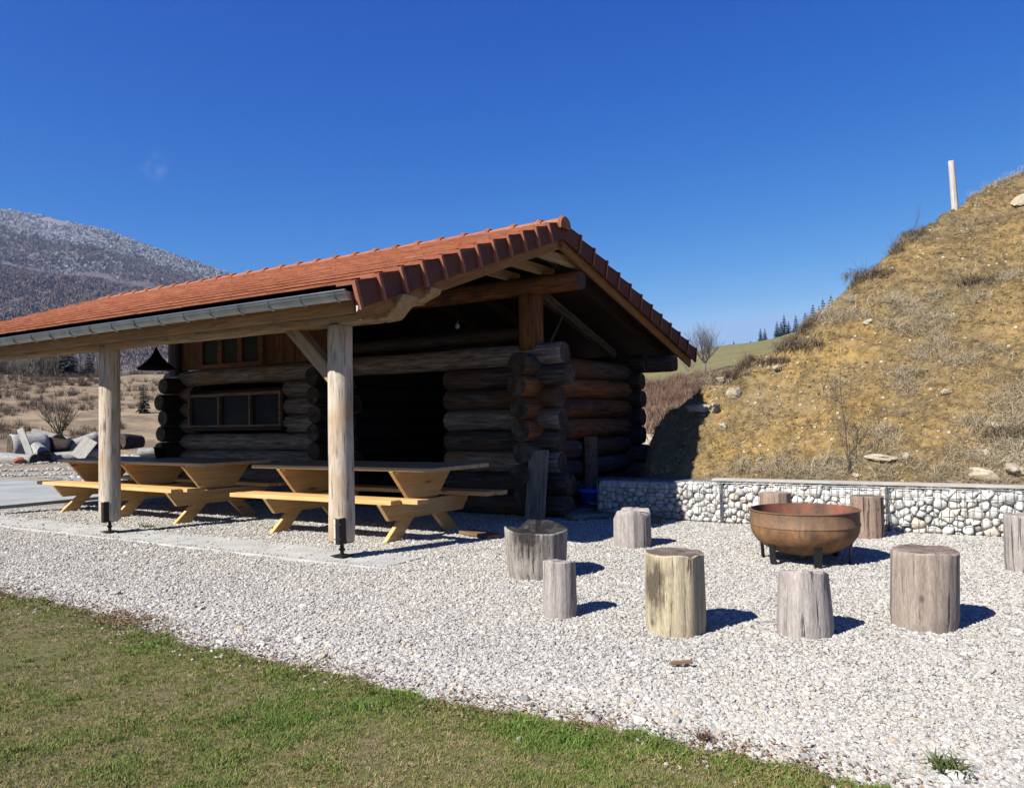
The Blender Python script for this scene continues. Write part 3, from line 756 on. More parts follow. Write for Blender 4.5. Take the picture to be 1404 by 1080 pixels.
# stony rubble ground at far left
pts = []
while len(pts) < 3600:
    a = U(-36, -20); r = U(22, 36); x, y = r*sin(radians(a)), r*cos(radians(a))
    if n3(x*.3, y*.8, 3) < .05 or (r < 25 and random.random() < .8): continue
    pts.append((V(x, y, terr(x, y)-.01), rrot(), random.lognormvariate(math.log(.07), .45), clamp(random.betavariate(2, 3))))
scatter('rubble', pts, stones, 'strewn white rubble before the pile of grey logs', 'rubble')

# grass
def tuft(seed, n, h, w_, lean):
    rng = random.Random(seed); mb = MB()
    for i in range(n):
        a = rng.uniform(0, 2*pi); b = V(rng.uniform(-.5, .5), rng.uniform(-.5, .5), -.05)*h*1.2
        l = h*rng.uniform(.5, 1.1); d = V(cos(a)*lean*rng.random(), sin(a)*lean*rng.random(), 1).normalized()*l
        c_ = rng.uniform(0, 2*pi); s_ = V(cos(c_), sin(c_), 0)*w_*rng.uniform(.6, 1.2)
        tip = b+d+V(d.x, d.y, -.25*l)*rng.uniform(0, .9)
        mb.add([b-s_, b+s_, b+d*.6+s_*.6, b+d*.6-s_*.6, tip], [(0, 1, 2, 3), (3, 2, 4)])
    return mb
tf = [proto('tuft', tuft(k, 11, 1.0, .07, 1.4), M['blade']) for k in range(6)]
pts = []; tries = 0
while len(pts) < 85000 and tries < 800000:
    tries += 1
    a = U(-40, 30); r = 1.9+8.5*random.random()**1.35
    x, y = r*sin(radians(a)), r*cos(radians(a)); u, v = uv_of(x, y)
    d = edge_v(u)-v
    if d < -.10: continue
    pn = .75*n3(u*1.2, v*1.2, 3)+.6*n3(u*3.6, v*3.6, 6)+.5*n3(u*9, v*9, 2)
    if d < .06 and (random.random() < .75 or n3(u*2.2, 9) < 0): continue
    if random.random() > .60+.55*pn: continue
    if n3(u*1.9, v*1.9, 41) > .48 and random.random() < .8: continue
    t = clamp(.47+.36*pn+U(-.28, .28)+.16*sstep(.6, .1, d))
    hgt = U(.010, .026)*(1+.7*max(pn, 0))*(1+.5*sstep(.5, .1, d))*(1+1.1*max(0, n3(u*6, v*6, 31)-.2))
    pts.append((V(x, y, lz(u, v)-.002), zrot(.35), hgt, t))
for i in range(900):                                # stray blades in the gravel margin
    u = U(-3.5, 7); v = edge_v(u)+abs(random.gauss(0, .12)); 
    if n3(u*1.6, 77) > .05: pts.append((P(u, v, gz(u, v)), zrot(.35), U(.012, .03), U(.2, .9)))
scatter('grass', pts, tf, 'short green and straw coloured grass on the lawn', 'grass')
# brown leaf litter along the edge
lm = MB(); lm.add([V(-.5, 0, 0), V(0, -.28, .12), V(.55, 0, 0), V(0, .28, .1)], [(0, 1, 2), (0, 2, 3)])
lm2 = MB(); lm2.add([V(-.5, -.1, 0), V(.5, -.2, .1), V(.45, .2, .2), V(-.3, .25, .05)], [(0, 1, 2), (0, 2, 3)])
pts = []
while len(pts) < 12000:
    u = U(-3.5, 7.5); q = n3(u*.9, 12)+.5*n3(u*3, 2)
    if random.random() > .16+.9*max(q, 0): continue
    v = edge_v(u)+random.gauss(-.05, .10)
    z = max(gz(u, v), lz(u, v))+.012
    q = P(u, v, z); pts.append((q, (U(-.6, .6), U(-.6, .6), U(0, 6.3)), U(.008, .024), random.random()))
while len(pts) < 13500:
    u, v = U(-4, 7), U(-6, -2.9)
    q = P(u, v, lz(u, v)+.012); pts.append((q, (U(-.6, .6), U(-.6, .6), U(0, 6.3)), U(.006, .018), random.random()))
scatter('leaf_litter', pts, [proto('leaf', lm, M['leaf']), proto('leaf', lm2, M['leaf'])], 'brown leaf litter where the lawn meets the gravel', 'leaf litter')
pts = []                                           # stones kicked out over the turf edge
while len(pts) < 420:
    u = U(-3.5, 7); v = edge_v(u)-abs(random.gauss(0, .16)); pts.append((P(u, v, lz(u, v)+.006), rrot(), U(.010, .030), random.random()))
scatter('stray_gravel', pts, stones, 'pale stones strewn into the edge of the lawn', 'gravel')
# weed and twig in the gravel
def plant(label, loc, seed, h, n, mat, name='weed'):
    o = tuft(seed, n, h, h*.07, 2.4).build(name, mat, normals=False); o.location = loc; return tag(o, label, 'weed')
s = NT('weed_leaf'); M['weed'] = s.out(s.ramp(s.noise(s.coord('Object'), 30, 3), [(.3, (.05, .075, .02)), (.7, (.13, .15, .05))]), .8)
q = P(5.54, -2.42); plant('low green weed growing in the gravel near the lawn tip', V(q.x, q.y, .01), 3, .09, 90, M['weed'])
q = P(4.66, -2.62); plant('brown dried weed on the gravel by the lawn edge', V(q.x, q.y, .02), 4, .05, 60, simple('dead_weed', (.13, .065, .045), .9))
q = P(-4.25, .62); plant('small weed at the foot of the porch table', V(q.x, q.y, .0), 5, .11, 50, M['weed'])

# ================================================================== LOG CABIN
cab = thing('log_cabin', 'log cabin with red tiled roof running out over an open porch', 'cabin', SO, ROT)
LASTM = [None]
def logmesh(name, parent, p0, p1, r0, r1, mat, endmat=None, seed=None, wob=.012, n=18, bow=.0, square=0.0, kn=True):
    rng = random.Random(seed if seed is not None else random.random())
    L = (p1-p0).length; ns = max(4, int(L/.16)); vs, fs, mi = [], [], []
    sd = rng.uniform(0, 90); ph = rng.uniform(0, 6.3)
    rings = [(0, .93)]+[(L*(.008+.984*i/ns), 1.0) for i in range(ns+1)]+[(L, .93)]
    for x, k in rings:
        t = x/L; r = (r0+(r1-r0)*t)*k
        oy, oz = bow*sin(pi*t)*cos(ph), bow*sin(pi*t)*sin(ph)
        oy += wob*n3(x*.9, sd); oz += wob*n3(x*.9, sd, 7)
        for j in range(n):
            th = 2*pi*j/n
            q = 1+wob*4*n3(x*1.3, cos(th)*.9+sd, sin(th)*.9)+wob*2*n3(x*4, cos(th)*2+sd, sin(th)*2)
            cy, cz = cos(th), sin(th)
            if square:
                mx = max(abs(cy), abs(cz)); cy, cz = cy*(1-square)+square*cy/mx*.9, cz*(1-square)+square*cz/mx*.9
            vs.append((x, oy+cy*r*q, oz+cz*r*q))
    nr = len(rings)
    for i in range(nr-1):
        for j in range(n): fs.append((i*n+j, (i+1)*n+j, (i+1)*n+(j+1) % n, i*n+(j+1) % n)); mi.append(0)
    for base, rev in ((0, False), ((nr-1)*n, True)):
        c = V(0 if base == 0 else L, 0, 0); k = len(vs); vs.append(tuple(c))
        for j in range(n):
            a, b = base+j, base+(j+1) % n
            fs.append((k, a, b) if not rev else (k, b, a)); mi.append(1)
    MX_ = frame(p0, p1, roll=rng.uniform(0, 6.3) if not square else 0)
    o = mesh(name, vs, fs, [mat, endmat or M['log_end']], parent, True, mi, None, MX_)
    LASTM[0] = MX_
    for pl in o.data.polygons:
        if pl.material_index == 1: pl.use_smooth = False
    return o
def plank(name, parent, p0, p1, w_, th, mat, up=V(0, 0, 1), bev=.004, endmat=None):
    L = (p1-p0).length; m = MB(); m.box(0, L, -w_/2, w_/2, -th/2, th/2)
    o = m.build(name, [mat], parent, mat=frame(p0, p1, up), bevel=bev)
    return o
PIT = .30
LOGM = [M['log'], M['log'], M['log_dark'], M['log_orange']]
rl = random.Random(5)
LV = 3.66
# front wall of the left room and the right wing (logs along the ridge)
for k in range(8):
    z = .15+PIT*k; r = .153
    if k == 7:
        logmesh('log', cab, V(-8.35, LV+.1, z), V(.5, LV+.1, z), .15, .155, M['log_grey'], seed=100+k)
        continue
    lm_ = rl.choice([M['log_grey'], M['log'], M['log']])
    if z < 1.25 or z > 1.98:
        logmesh('log', cab, V(-8.3+rl.uniform(-.12, .1), LV+.1, z), V(-3.45+rl.uniform(-.1, .1), LV+.1, z), r, r*.95, M['log_grey'], seed=110+k)
    else:
        logmesh('log', cab, V(-8.3+rl.uniform(-.12, .1), LV+.1, z), V(-7.5, LV+.1, z), r, r, M['log_grey'], seed=120+k)
        logmesh('log', cab, V(-4.96, LV+.1, z), V(-3.45+rl.uniform(-.1, .1), LV+.1, z), r, r, M['log_grey'], seed=130+k)
    logmesh('log', cab, V(-1.5, LV+.1, z), V(.48+rl.uniform(-.08, .1), LV+.1, z), r, r*.97, lm_, seed=140+k)
# back wall
for k in range(8):
    z = .15+PIT*k
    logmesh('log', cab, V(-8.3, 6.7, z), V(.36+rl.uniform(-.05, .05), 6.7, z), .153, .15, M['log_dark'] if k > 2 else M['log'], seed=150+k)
# walls across: left room, partition, gable
for k in range(7):
    z = .30+PIT*k
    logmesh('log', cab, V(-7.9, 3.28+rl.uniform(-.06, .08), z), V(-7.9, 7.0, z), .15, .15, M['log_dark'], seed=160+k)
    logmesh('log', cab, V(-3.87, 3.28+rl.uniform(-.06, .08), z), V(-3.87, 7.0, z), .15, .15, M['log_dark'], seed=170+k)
    gm = M['log_orange'] if k in (3, 4, 5) else M['log']
    a0 = 3.28+rl.uniform(-.06, .08)
    if z > 1.0:
        logmesh('log', cab, V(.02, a0, z), V(.02, 7.05, z), .155, .15, gm, seed=180+k)
    else:
        logmesh('log', cab, V(.02, a0, z), V(.02, 4.84, z), .15, .148, gm, seed=190+k)
        logmesh('log', cab, V(.02, 5.24, z), V(.02, 7.05, z), .15, .148, gm, seed=195+k)
m = MB(); m.box(-.05, .05, -.12, .12, 0, .92); m.build('door_post', M['board_brown'], cab, mat=Matrix.Translation(V(.2, 5.04, .15)), bevel=.006)
# dark boarded infill behind the log walls (floor of room etc. stays hidden)
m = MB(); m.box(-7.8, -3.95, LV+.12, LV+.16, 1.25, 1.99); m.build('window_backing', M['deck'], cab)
# lower window: frame, mullions, three panes, sill
wf = MB(); x0, x1, z0, z1, yv = -7.5, -4.95, 1.30, 1.93, LV-.06
wf.box(x0, x1, yv-.04, yv+.06, z1-.06, z1-.005); wf.box(x0, x1, yv-.04, yv+.06, z0+.01, z0+.05)
for x in (x0, x0+.86, x0+1.71, x1-.06): wf.box(x+.005, x+.05, yv-.038, yv+.058, z0+.05, z1-.06)
wfo = wf.build('window', M['board_brown'], cab)
for k in range(3):
    a = x0+.06+k*.855; m = MB(); m.box(a, a+.80, yv+.02, yv+.03, z0+.05, z1-.06); m.build('pane', M['glass'], wfo)
m = MB(); m.box(x0-.08, x1+.08, yv-.1, yv+.05, z0-.05, z0-.002); m.build('sill', M['log_dark'], wfo)
# boarded upper wall with three windows
xs = -8.3; uw = (-7.3, -5.5, 2.42, 2.98)
while xs < -3.5:
    w_ = rl.uniform(.14, .19); zt = 3.52; mid = xs+w_/2
    segs = [(2.40, zt)] if not (uw[0]-.02 < mid < uw[1]+.02) else [(2.99, zt)]
    for z0_, z1_ in segs:
        plank('siding_board', cab, V(mid, LV+.06+rl.uniform(-.008, .008), z0_), V(mid, LV+.06, z1_), .03, w_*.97, M['siding'], up=V(1, 0, 0), bev=0)
    xs += w_
wf = MB(); x0, x1, z0, z1 = uw; yv = LV+.02
wf.box(x0, x1, yv-.03, yv+.04, z1-.05, z1); wf.box(x0, x1, yv-.05, yv+.05, z0-.03, z0+.05)
for k in range(4): a = x0+k*(x1-x0-.12)/3; wf.box(a, a+.12, yv-.028, yv+.038, z0+.05, z1-.05)
wfo = wf.build('window', M['siding'], cab)
for k in range(3):
    a = x0+.12+k*(x1-x0-.12)/3; m = MB(); m.box(a, a+(x1-x0-.12)/3-.12, yv+.01, yv+.02, z0+.05, z1-.05); m.build('pane', M['glass_green'], wfo)

# ---- porch posts, beam, braces
def post(u, r, zt, seed):
    o = logmesh('post', cab, V(u, 0, .17), V(u+.01, 0, zt), r*1.02, r*.95, M['post'], seed=seed, wob=.012, n=22)
    inv = LASTM[0].inverted()
    def sub(mb, nm, mt, bev=0): return mb.build(nm, mt, o, mat=inv, bevel=bev)
    m = MB(); m.box(u+.03, u+r*.86, -r-.012, -r*.55, .165, .42); sub(m, 'cut_face', M['post'])
    m = MB(); m.box(u+.06, u+r*.88, -r-.02, -r-.013, .16, .41); m.box(u+r*.88-.006, u+r*.88, -r-.013, .05, .16, .41)
    for z in (.22, .36): m.tube([V(u+.13, -r-.02, z), V(u+.13, -r-.03, z)], [.012, .012], 8)
    sub(m, 'bracket', M['black_steel'])
    m = MB(); m.tube([V(u, 0, .02), V(u, 0, .18)], [.02, .02], 10); m.box(u-.08, u+.08, -.08, .08, .024, .034); m.tube([V(u, 0, .08), V(u, 0, .10)], [.034, .034], 6)
    m.box(u-.07, u+.07, -.07, .07, .155, .167)
    sub(m, 'foot', M['black_steel'])
    return o
post(0, .128, 2.33, 300); post(-4.07, .128, 2.38, 301); post(-8.15, .128, 2.40, 302)
bm_ = logmesh('beam', cab, V(-9.4, .0, 2.47), V(.62, .0, 2.43), .115, .13, M['beam'], M['beam_end'], seed=310, wob=.010, square=.35)
# slanted end of the beam
bd = MB(); bd.prism([(.55, 2.32), (.55, 2.545), (.95, 2.545), (.93, 2.50), (.74, 2.33)], -.115, .115); bd.build('beam_tip', M['beam_end'], cab, bevel=.012)
def brace(p0, p1, w_=.15, th=.12, mat='beam'): return plank('brace', cab, p0, p1, w_, th, M[mat], up=V(0, 1, 0), bev=.012)
brace(V(-.06, 0, 1.80), V(-.72, 0, 2.40)); brace(V(-8.1, 0, 1.80), V(-7.45, 0, 2.42))
m = MB(); m.box(-9.4, .70, .33, .50, 2.52, 2.66); m.prism([(.70, 2.54), (.70, 2.66), (.92, 2.66), (.90, 2.61)], .33, .50); m.build('wall_plate', M['rafter'], cab)
# ---- roof geometry (ridge off-centre)
VE, ZE, VR, ZR, VB, ZB = -.66, 2.555, 3.08, 3.84, 7.72, 2.50
U0_, U1_ = -9.55, .88
def roof_frames():
    a = V(0, VR-VE, ZR-ZE); La = a.length; a.normalize()
    b = V(0, VR-VB, ZR-ZB); Lb = b.length; b.normalize()
    return (V(0, VE, ZE), a, La), (V(0, VB, ZB), b, Lb)
def slope_mat(org, up_, flip):
    x = V(1, 0, 0); y = up_; z = x.cross(y)
    if z.z < 0: z = -z
    return Matrix.Translation(org) @ Matrix((x, y, z)).transposed().to_4x4()
for (org, up_, L), side in zip(roof_frames(), ('front', 'back')):
    MX = slope_mat(org, up_, side == 'back')
    # deck and rafters
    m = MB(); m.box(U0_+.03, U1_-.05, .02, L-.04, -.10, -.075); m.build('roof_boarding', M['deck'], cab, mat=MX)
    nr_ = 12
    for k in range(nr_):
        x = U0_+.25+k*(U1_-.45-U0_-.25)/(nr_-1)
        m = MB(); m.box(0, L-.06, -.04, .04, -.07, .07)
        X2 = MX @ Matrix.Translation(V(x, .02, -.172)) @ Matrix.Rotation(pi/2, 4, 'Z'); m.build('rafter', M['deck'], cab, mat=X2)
    # courses of tiles
    rt = random.Random(3 if side == 'front' else 4); m = MB(); nc = 12; cs = (L-.03)/nc
    for c in range(nc):
        x = U0_ - rt.uniform(0, .2)*0 + (0.13 if c % 2 else 0)-.13
        while x < U1_-.03:
            xa, xb = max(x, U0_), min(x+.262, U1_-.02); x += .2625
            if xb-xa < .03: continue
            lift = rt.uniform(-.001, .0015); dy = rt.uniform(-.002, .002); y0 = c*cs-.035+dy; y1 = (c+1)*cs+.07
            za, zb = .060+lift, .002+lift; t = clamp(rt.gauss(.5, .20))
            th = .022
            xr = xb
            vs = [V(xa, y0, za-th), V(xr, y0, za-th), V(xr, y0, za), V(xa, y0, za), V(xa, y1, zb-th), V(xr, y1, zb-th), V(xr, y1, zb), V(xa, y1, zb)]
            m.add(vs, [(0, 1, 2, 3), (4, 7, 6, 5), (3, 2, 6, 7), (0, 4, 5, 1), (0, 3, 7, 4), (1, 5, 6, 2)], 0, t)
    m.build('roof_tiles', M['tile'], cab, mat=MX, tint=True)
    # verge tiles, stepped, on both gables
    for xo, sg in ((U1_-.03, 1), (U0_+.03, -1)):
        for c in range(nc):
            y0 = c*cs-.05; y1 = (c+1)*cs+.05; t = clamp(rt.gauss(.35, .15), 0, .6); m = MB()
            hi = .045
            o0, o1 = .052, .022
            # cheek (tilted outwards at its lower end), lip and cover
            def q(x, y, z): return V(xo+sg*x, y, z)
            vs = [q(o0, y0, hi), q(o0, y0, -.20), q(o1, y1, -.19), q(o1, y1, hi-.03), q(o0-.02, y0, hi), q(o0-.02, y0, -.20), q(o1-.02, y1, -.19), q(o1-.02, y1, hi-.03)]
            m.add(vs, [(0, 1, 2, 3), (4, 7, 6, 5), (0, 3, 7, 4), (1, 5, 6, 2), (0, 4, 5, 1), (3, 2, 6, 7)], 0, t)
            vs = [q(o0+.012, y0-.002, hi+.008), q(o0+.012, y0-.002, -.208), q(o0-.012, y0+.034, -.208), q(o0-.012, y0+.034, hi+.008), q(o0+.012, y0+.034, hi+.008), q(o0+.012, y0+.034, -.208), q(o0-.03, y0-.002, hi+.008), q(o0-.03, y0-.002, -.208)]
            m.add(vs, [(0, 1, 5, 4), (6, 7, 1, 0), (6, 0, 4, 3), (7, 2, 5, 1)], 0, 1.0)
            vs = [q(o0, y0, hi), q(-.17, y0, hi), q(-.17, y1, hi-.03), q(o1, y1, hi-.03), q(o0, y0, hi-.025), q(-.17, y0, hi-.025), q(-.17, y1, hi-.055), q(o1, y1, hi-.055)]
            m.add(vs, [(0, 1, 2, 3), (4, 7, 6, 5), (0, 4, 5, 1), (1, 5, 6, 2), (2, 6, 7, 3), (0, 3, 7, 4)], 0, .95)
            m.build('verge_tile', M['verge'], cab, mat=MX, tint=True)
        # barge board
        m = MB(); m.box(0, L-.02, -.015, .015, -.075, .075)
        m.build('barge_board', M['barge'], cab, mat=MX @ Matrix.Translation(V(xo-sg*.03, .0, -.235)) @ Matrix.Rotation(pi/2, 4, 'Z'))
# ridge tiles
rt = random.Random(9); x = U0_-.02; sgl = .405
while x < U1_:
    xe = min(x+sgl+.05, U1_+.05); m = MB(); n = 12; vs, fs = [], []
    t = clamp(rt.gauss(.55, .2)); prof = [(0, .125), (.06, .128), (.075, .145), (.10, .145), (.115, .122), (1, .108)]
    # collar sits at the right-hand end of every ridge tile
    for a, r in prof:
        xx = xe-(xe-x)*a
        for j in range(n+1):
            th = pi*(-.08+1.16*j/n); vs.append(V(xx, VR+cos(th)*r*1.05, ZR-.055+sin(th)*r))
    for i in range(len(prof)-1):
        for j in range(n): k = i*(n+1)+j; fs.append((k, k+1, k+n+2, k+n+1))
    m.add(vs, fs, 0, t)
    if xe > U1_: m.add([V(xe, VR+cos(pi*(-.08+1.16*j/n))*.131, ZR-.055+sin(pi*(-.08+1.16*j/n))*.125) for j in range(n+1)], [tuple(range(n+1))], 0, t)
    m.build('ridge_tile', M['tile'], cab, smooth=True, tint=True)
    x += sgl
# fascia, gutter
plank('fascia', cab, V(U0_+.06, -.60, 2.40), V(U1_-.09, -.60, 2.40), .03, .145, M['fascia'])
g_ = MB(); n = 12; vs, fs = [], []
gx0, gx1, gv, gzc, gr_ = U0_+.02, U1_-.03, -.70, 2.50, .078
for x in (gx0, gx1):
    for rr in (gr_, gr_-.006):
        for j in range(n+1):
            th = pi+pi*j/n; vs.append(V(x, gv+cos(th)*rr, gzc+sin(th)*rr))
k = n+1
for j in range(n):
    fs += [(j, j+1, 2*k+j+1, 2*k+j), (k+j, 3*k+j, 3*k+j+1, k+j+1)]
g_.add(vs, fs)
for x in (gx0, gx1): g_.add([V(x, gv+cos(pi+pi*j/n)*gr_, gzc+sin(pi+pi*j/n)*gr_) for j in range(n+1)], [tuple(range(n+1))])
g_.tube([V(gx0, gv-gr_, gzc+.004), V(gx1, gv-gr_, gzc+.004)], [.011, .011], 8)
go_ = g_.build('gutter', M['zinc'], cab, smooth=False)
x = gx1-.14
while x > gx0:
    m = MB(); pts_ = [V(x, gv+cos(pi+pi*j/8)*(gr_+.004), gzc+sin(pi+pi*j/8)*(gr_+.004)) for j in range(9)]
    m.tube(pts_, [.007]*9, 4); m.build('bracket', M['zinc'], go_); x -= .43
m = MB(); m.tube([V(U1_+.03, VE-.03, 2.37), V(U1_+.03, VE-.03, 2.335), V(U1_+.035, VE-.045, 2.315)], [.012, .01, .004], 6); m.build('drip_hook', simple('white_plastic', (.8, .8, .78)), go_)
# purlins, king post, braces in the gable
logmesh('purlin', cab, V(-9.3, 3.72, 3.20), V(.80, 3.72, 3.20), .135, .135, M['log_orange'], seed=330, square=.4)
logmesh('purlin', cab, V(-9.3, 6.9, 2.24), V(.84, 6.9, 2.24), .14, .15, M['log'], seed=331, square=.5)
logmesh('king_post', cab, V(-.02, 3.74, 2.30), V(-.02, 3.74, 3.09), .15, .15, M['log_orange'], seed=332, square=.9)
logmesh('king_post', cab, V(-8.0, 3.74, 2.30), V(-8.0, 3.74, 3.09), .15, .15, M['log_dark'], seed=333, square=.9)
plank('brace', cab, V(-.02, 3.9, 3.17), V(-.02, 6.35, 2.40), .10, .13, M['log'], up=V(0, 0, 1))
m = MB(); m.tube([V(0, 4.62, 2.89), V(0.02, 4.35, 2.62), V(0, 4.17, 2.40)], [.018, .022, .02], 6); m.build('strut', M['log'], cab)
for u_, va, vb, z_ in ((.70, 2.50, 3.85, 3.43), (.20, 2.45, 4.0, 3.40), (-.35, 2.5, 3.95, 3.38)):
    plank('collar_tie', cab, V(u_, va, z_+.01), V(u_, vb, z_-.0), .06, .13, M['rafter'])
# tie logs carrying the kitchen roof over the open bay
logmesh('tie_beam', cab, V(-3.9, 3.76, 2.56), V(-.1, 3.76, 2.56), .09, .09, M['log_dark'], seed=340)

# lamp hood and bulb
lh = thing('lamp_hood', 'black cone shaped metal hood hanging under the porch roof', 'lamp hood', P(-6.1, 2.0, 2.27), ROT)
prof = [(.29, 0), (.29, .02), (.225, .07), (.155, .13), (.095, .20), (.05, .27), (.022, .34), (.012, .36)]
def lathe(mb, prof, n=28, mi=0, t=.5, wob=None):
    vs, fs = [], []
    for r, z in prof:
        for j in range(n): th = 2*pi*j/n; vs.append(V(r*cos(th), r*sin(th), z))
    for i in range(len(prof)-1):
        for j in range(n): fs.append((i*n+j, i*n+(j+1) % n, (i+1)*n+(j+1) % n, (i+1)*n+j))
    mb.add(vs, fs, mi, t)
m = MB(); lathe(m, prof); lathe(m, [(r*.96, z-.004) for r, z in prof]); m.build('hood', M['lamp'], lh, True)
m = MB(); m.tube([V(0, 0, .35), V(0, 0, .93)], [.006, .006], 6); m.build('rod', M['lamp'], lh)
bu = thing('light_bulb', 'small white bulb hanging in the dark of the open porch', 'bulb', P(-.38, 2.5, 2.53), ROT)
m = MB(); lathe(m, [(.001, 0), (.022, .012), (.03, .035), (.022, .06), (.013, .075)], 14); m.build('globe', simple('milky_glass', (.30, .30, .29), .3), bu, True)
m = MB(); m.tube([V(0, 0, .07), V(0, 0, .11)], [.016, .016], 10); m.tube([V(0, 0, .11), V(0, 0, .92)], [.003, .003], 5); m.build('cord', M['black_steel'], bu)

# ================================================================== PICNIC TABLES
def table(label, u, v, rot, length, trestles, seed):
    t = thing('picnic_table', label, 'picnic table', P(u, v, 0), ROT+rot, 'long picnic tables under the porch')
    rg = random.Random(seed); hl = length/2
    for k in range(6):
        w_ = 1.10/6; y = -.55+w_*(k+.5)
        plank('top_board', t, V(-hl+rg.uniform(-.012, .012), y, .812), V(hl+rg.uniform(-.012, .012), y, .812), w_-.006, .045, M['pine_top'] if 0 < k else M['pine_top'])
    # pale edge boards under the rim
    for sy in (-1, 1):
        pass
    for x in trestles:
        m = MB(); m.prism([(-.56, .786), (.56, .786), (.27, .45), (-.27, .45)], -.03, .03, ax='x'); o = m.build('trestle_panel', M['pine_y'], t, mat=Matrix.Translation(V(x-.045, 0, 0)), bevel=.004)
        m = MB(); m.box(-.055, .055, -.52, .52, .765, .787); m.box(-.02, .04, -.45, -.36, .755, .765); m.build('batten', M['pine'], t, mat=Matrix.Translation(V(x-.02, 0, 0)))
        for sg in (-1, 1):
            m = MB(); m.prism([(sg*.69, 0), (sg*.44, 0), (sg*-.02, .445), (sg*.19, .445)], -.03, .03, ax='x')
            m.build('leg', M['pine_y'], t, mat=Matrix.Translation(V(x-.045-.001*sg, 0, 0)), bevel=.004)
        m = MB(); m.prism([(-.83, .44), (.83, .44), (.68, .25), (-.68, .25)], -.03, .03, ax='x'); m.build('crossbeam', M['pine_y'], t, mat=Matrix.Translation(V(x+.018, 0, 0)), bevel=.004)
    e0, e1 = -hl-.1, hl
    plank('seat_board', t, V(e0, -.735, .467), V(e1-.36, -.735, .467), .165, .05, M['pine'])
    plank('seat_board', t, V(e0+.06, -.56, .467), V(e1-.10, -.56, .467), .165, .05, M['pine'])
    plank('seat_board', t, V(e0, .735, .467), V(e1+.08, .735, .467), .165, .05, M['pine'])
    plank('seat_board', t, V(e0+.06, .56, .467), V(e1+.02, .56, .467), .165, .05, M['pine'])
    return t
table('shorter pine picnic table behind the near porch post', -1.155, 1.60, 0, 2.95, (-.93, .93), 1)
table('longer pine picnic table with three trestles behind the far post', -5.66, 1.72, radians(-3.0), 4.15, (-1.62, 0, 1.60), 2)
pp = thing('flower_pot', 'small black pot standing on the longer table', 'pot', P(-6.15, 2.1, .836), ROT)
m = MB(); lathe(m, [(.001, 0), (.075, 0), (.10, .15), (.112, .15), (.112, .175), (.10, .175), (.085, .03), (.001, .03)], 20); m.build('pot', M['black_steel'], pp, True)

# ================================================================== BOARDS, BUCKET
def loose(name, label, cat, p0, p1, w_, th, mat, up=V(0, 0, 1), group=None):
    o = plank(name, None, p0, p1, w_, th, M[mat], up); return tag(o, label, cat, group)
loose('plank', 'wide grey plank leaning upright against the cabin corner', 'plank', P(.30, 3.20, 0), P(.26, 3.42, .93), .29, .045, 'board', up=SB)
GB = 'loose boards lying at the foot of the cabin'
loose('plank', 'long grey board on the ground left of the bucket', 'plank', P(.42, 3.75, .06), P(.62, 5.1, .07), .24, .04, 'board', group=GB)
loose('plank', 'thick weathered board lying nearest the charred stump', 'plank', P(.62, 3.55, .05), P(.98, 4.05, .05), .26, .06, 'board', group=GB)
loose('plank', 'board tilted over the others beside the blue bucket', 'plank', P(.50, 4.35, .16), P(1.05, 4.75, .05), .2, .03, 'board', group=GB)
loose('plank', 'brown slab of bark on the gravel behind the charred stump', 'bark', P(.10, 1.95, .03), P(.68, 1.72, .035), .2, .035, 'board_brown')
loose('plank', 'split brown board propped at the foot of the gabion wall', 'plank', P(1.28, 3.72, .075), P(1.85, 3.78, .03), .24, .025, 'board_brown', up=V(0, -.4, 1))
loose('stick', 'short brown stick on the open gravel', 'stick', P(4.17, -1.76, .03), P(4.27, -1.69, .035), .022, .02, 'board_brown')
for lab, (u, v), l, a in (('pale chip of wood in the lawn', (3.55, -3.85), .07, .3), ('larger pale chip of wood beside the other in the lawn', (3.62, -3.8), .09, -.2)):
    loose('wood_chip', lab, 'wood chip', P(u, v, .03), P(u+l*cos(a), v+l*sin(a), .032), .022, .012, 'rafter')
bk = thing('bucket', 'blue plastic bucket at the foot of the gable wall', 'bucket', P(.40, 4.62, 0), .3); bk.scale = (1.12, 1.12, 1.12)
m = MB(); lathe(m, [(.001, .0), (.105, .0), (.145, .25), (.158, .25), (.158, .275), (.140, .275), (.1, .02), (.001, .02)], 26); m.build('shell', M['blue'], bk, True)
m = MB(); m.tube([V(.15*cos(a), .02, .25+.12*sin(a)) for a in [pi*k/10 for k in range(11)]], [.005]*11, 5); m.build('handle', M['galv'], bk, True)

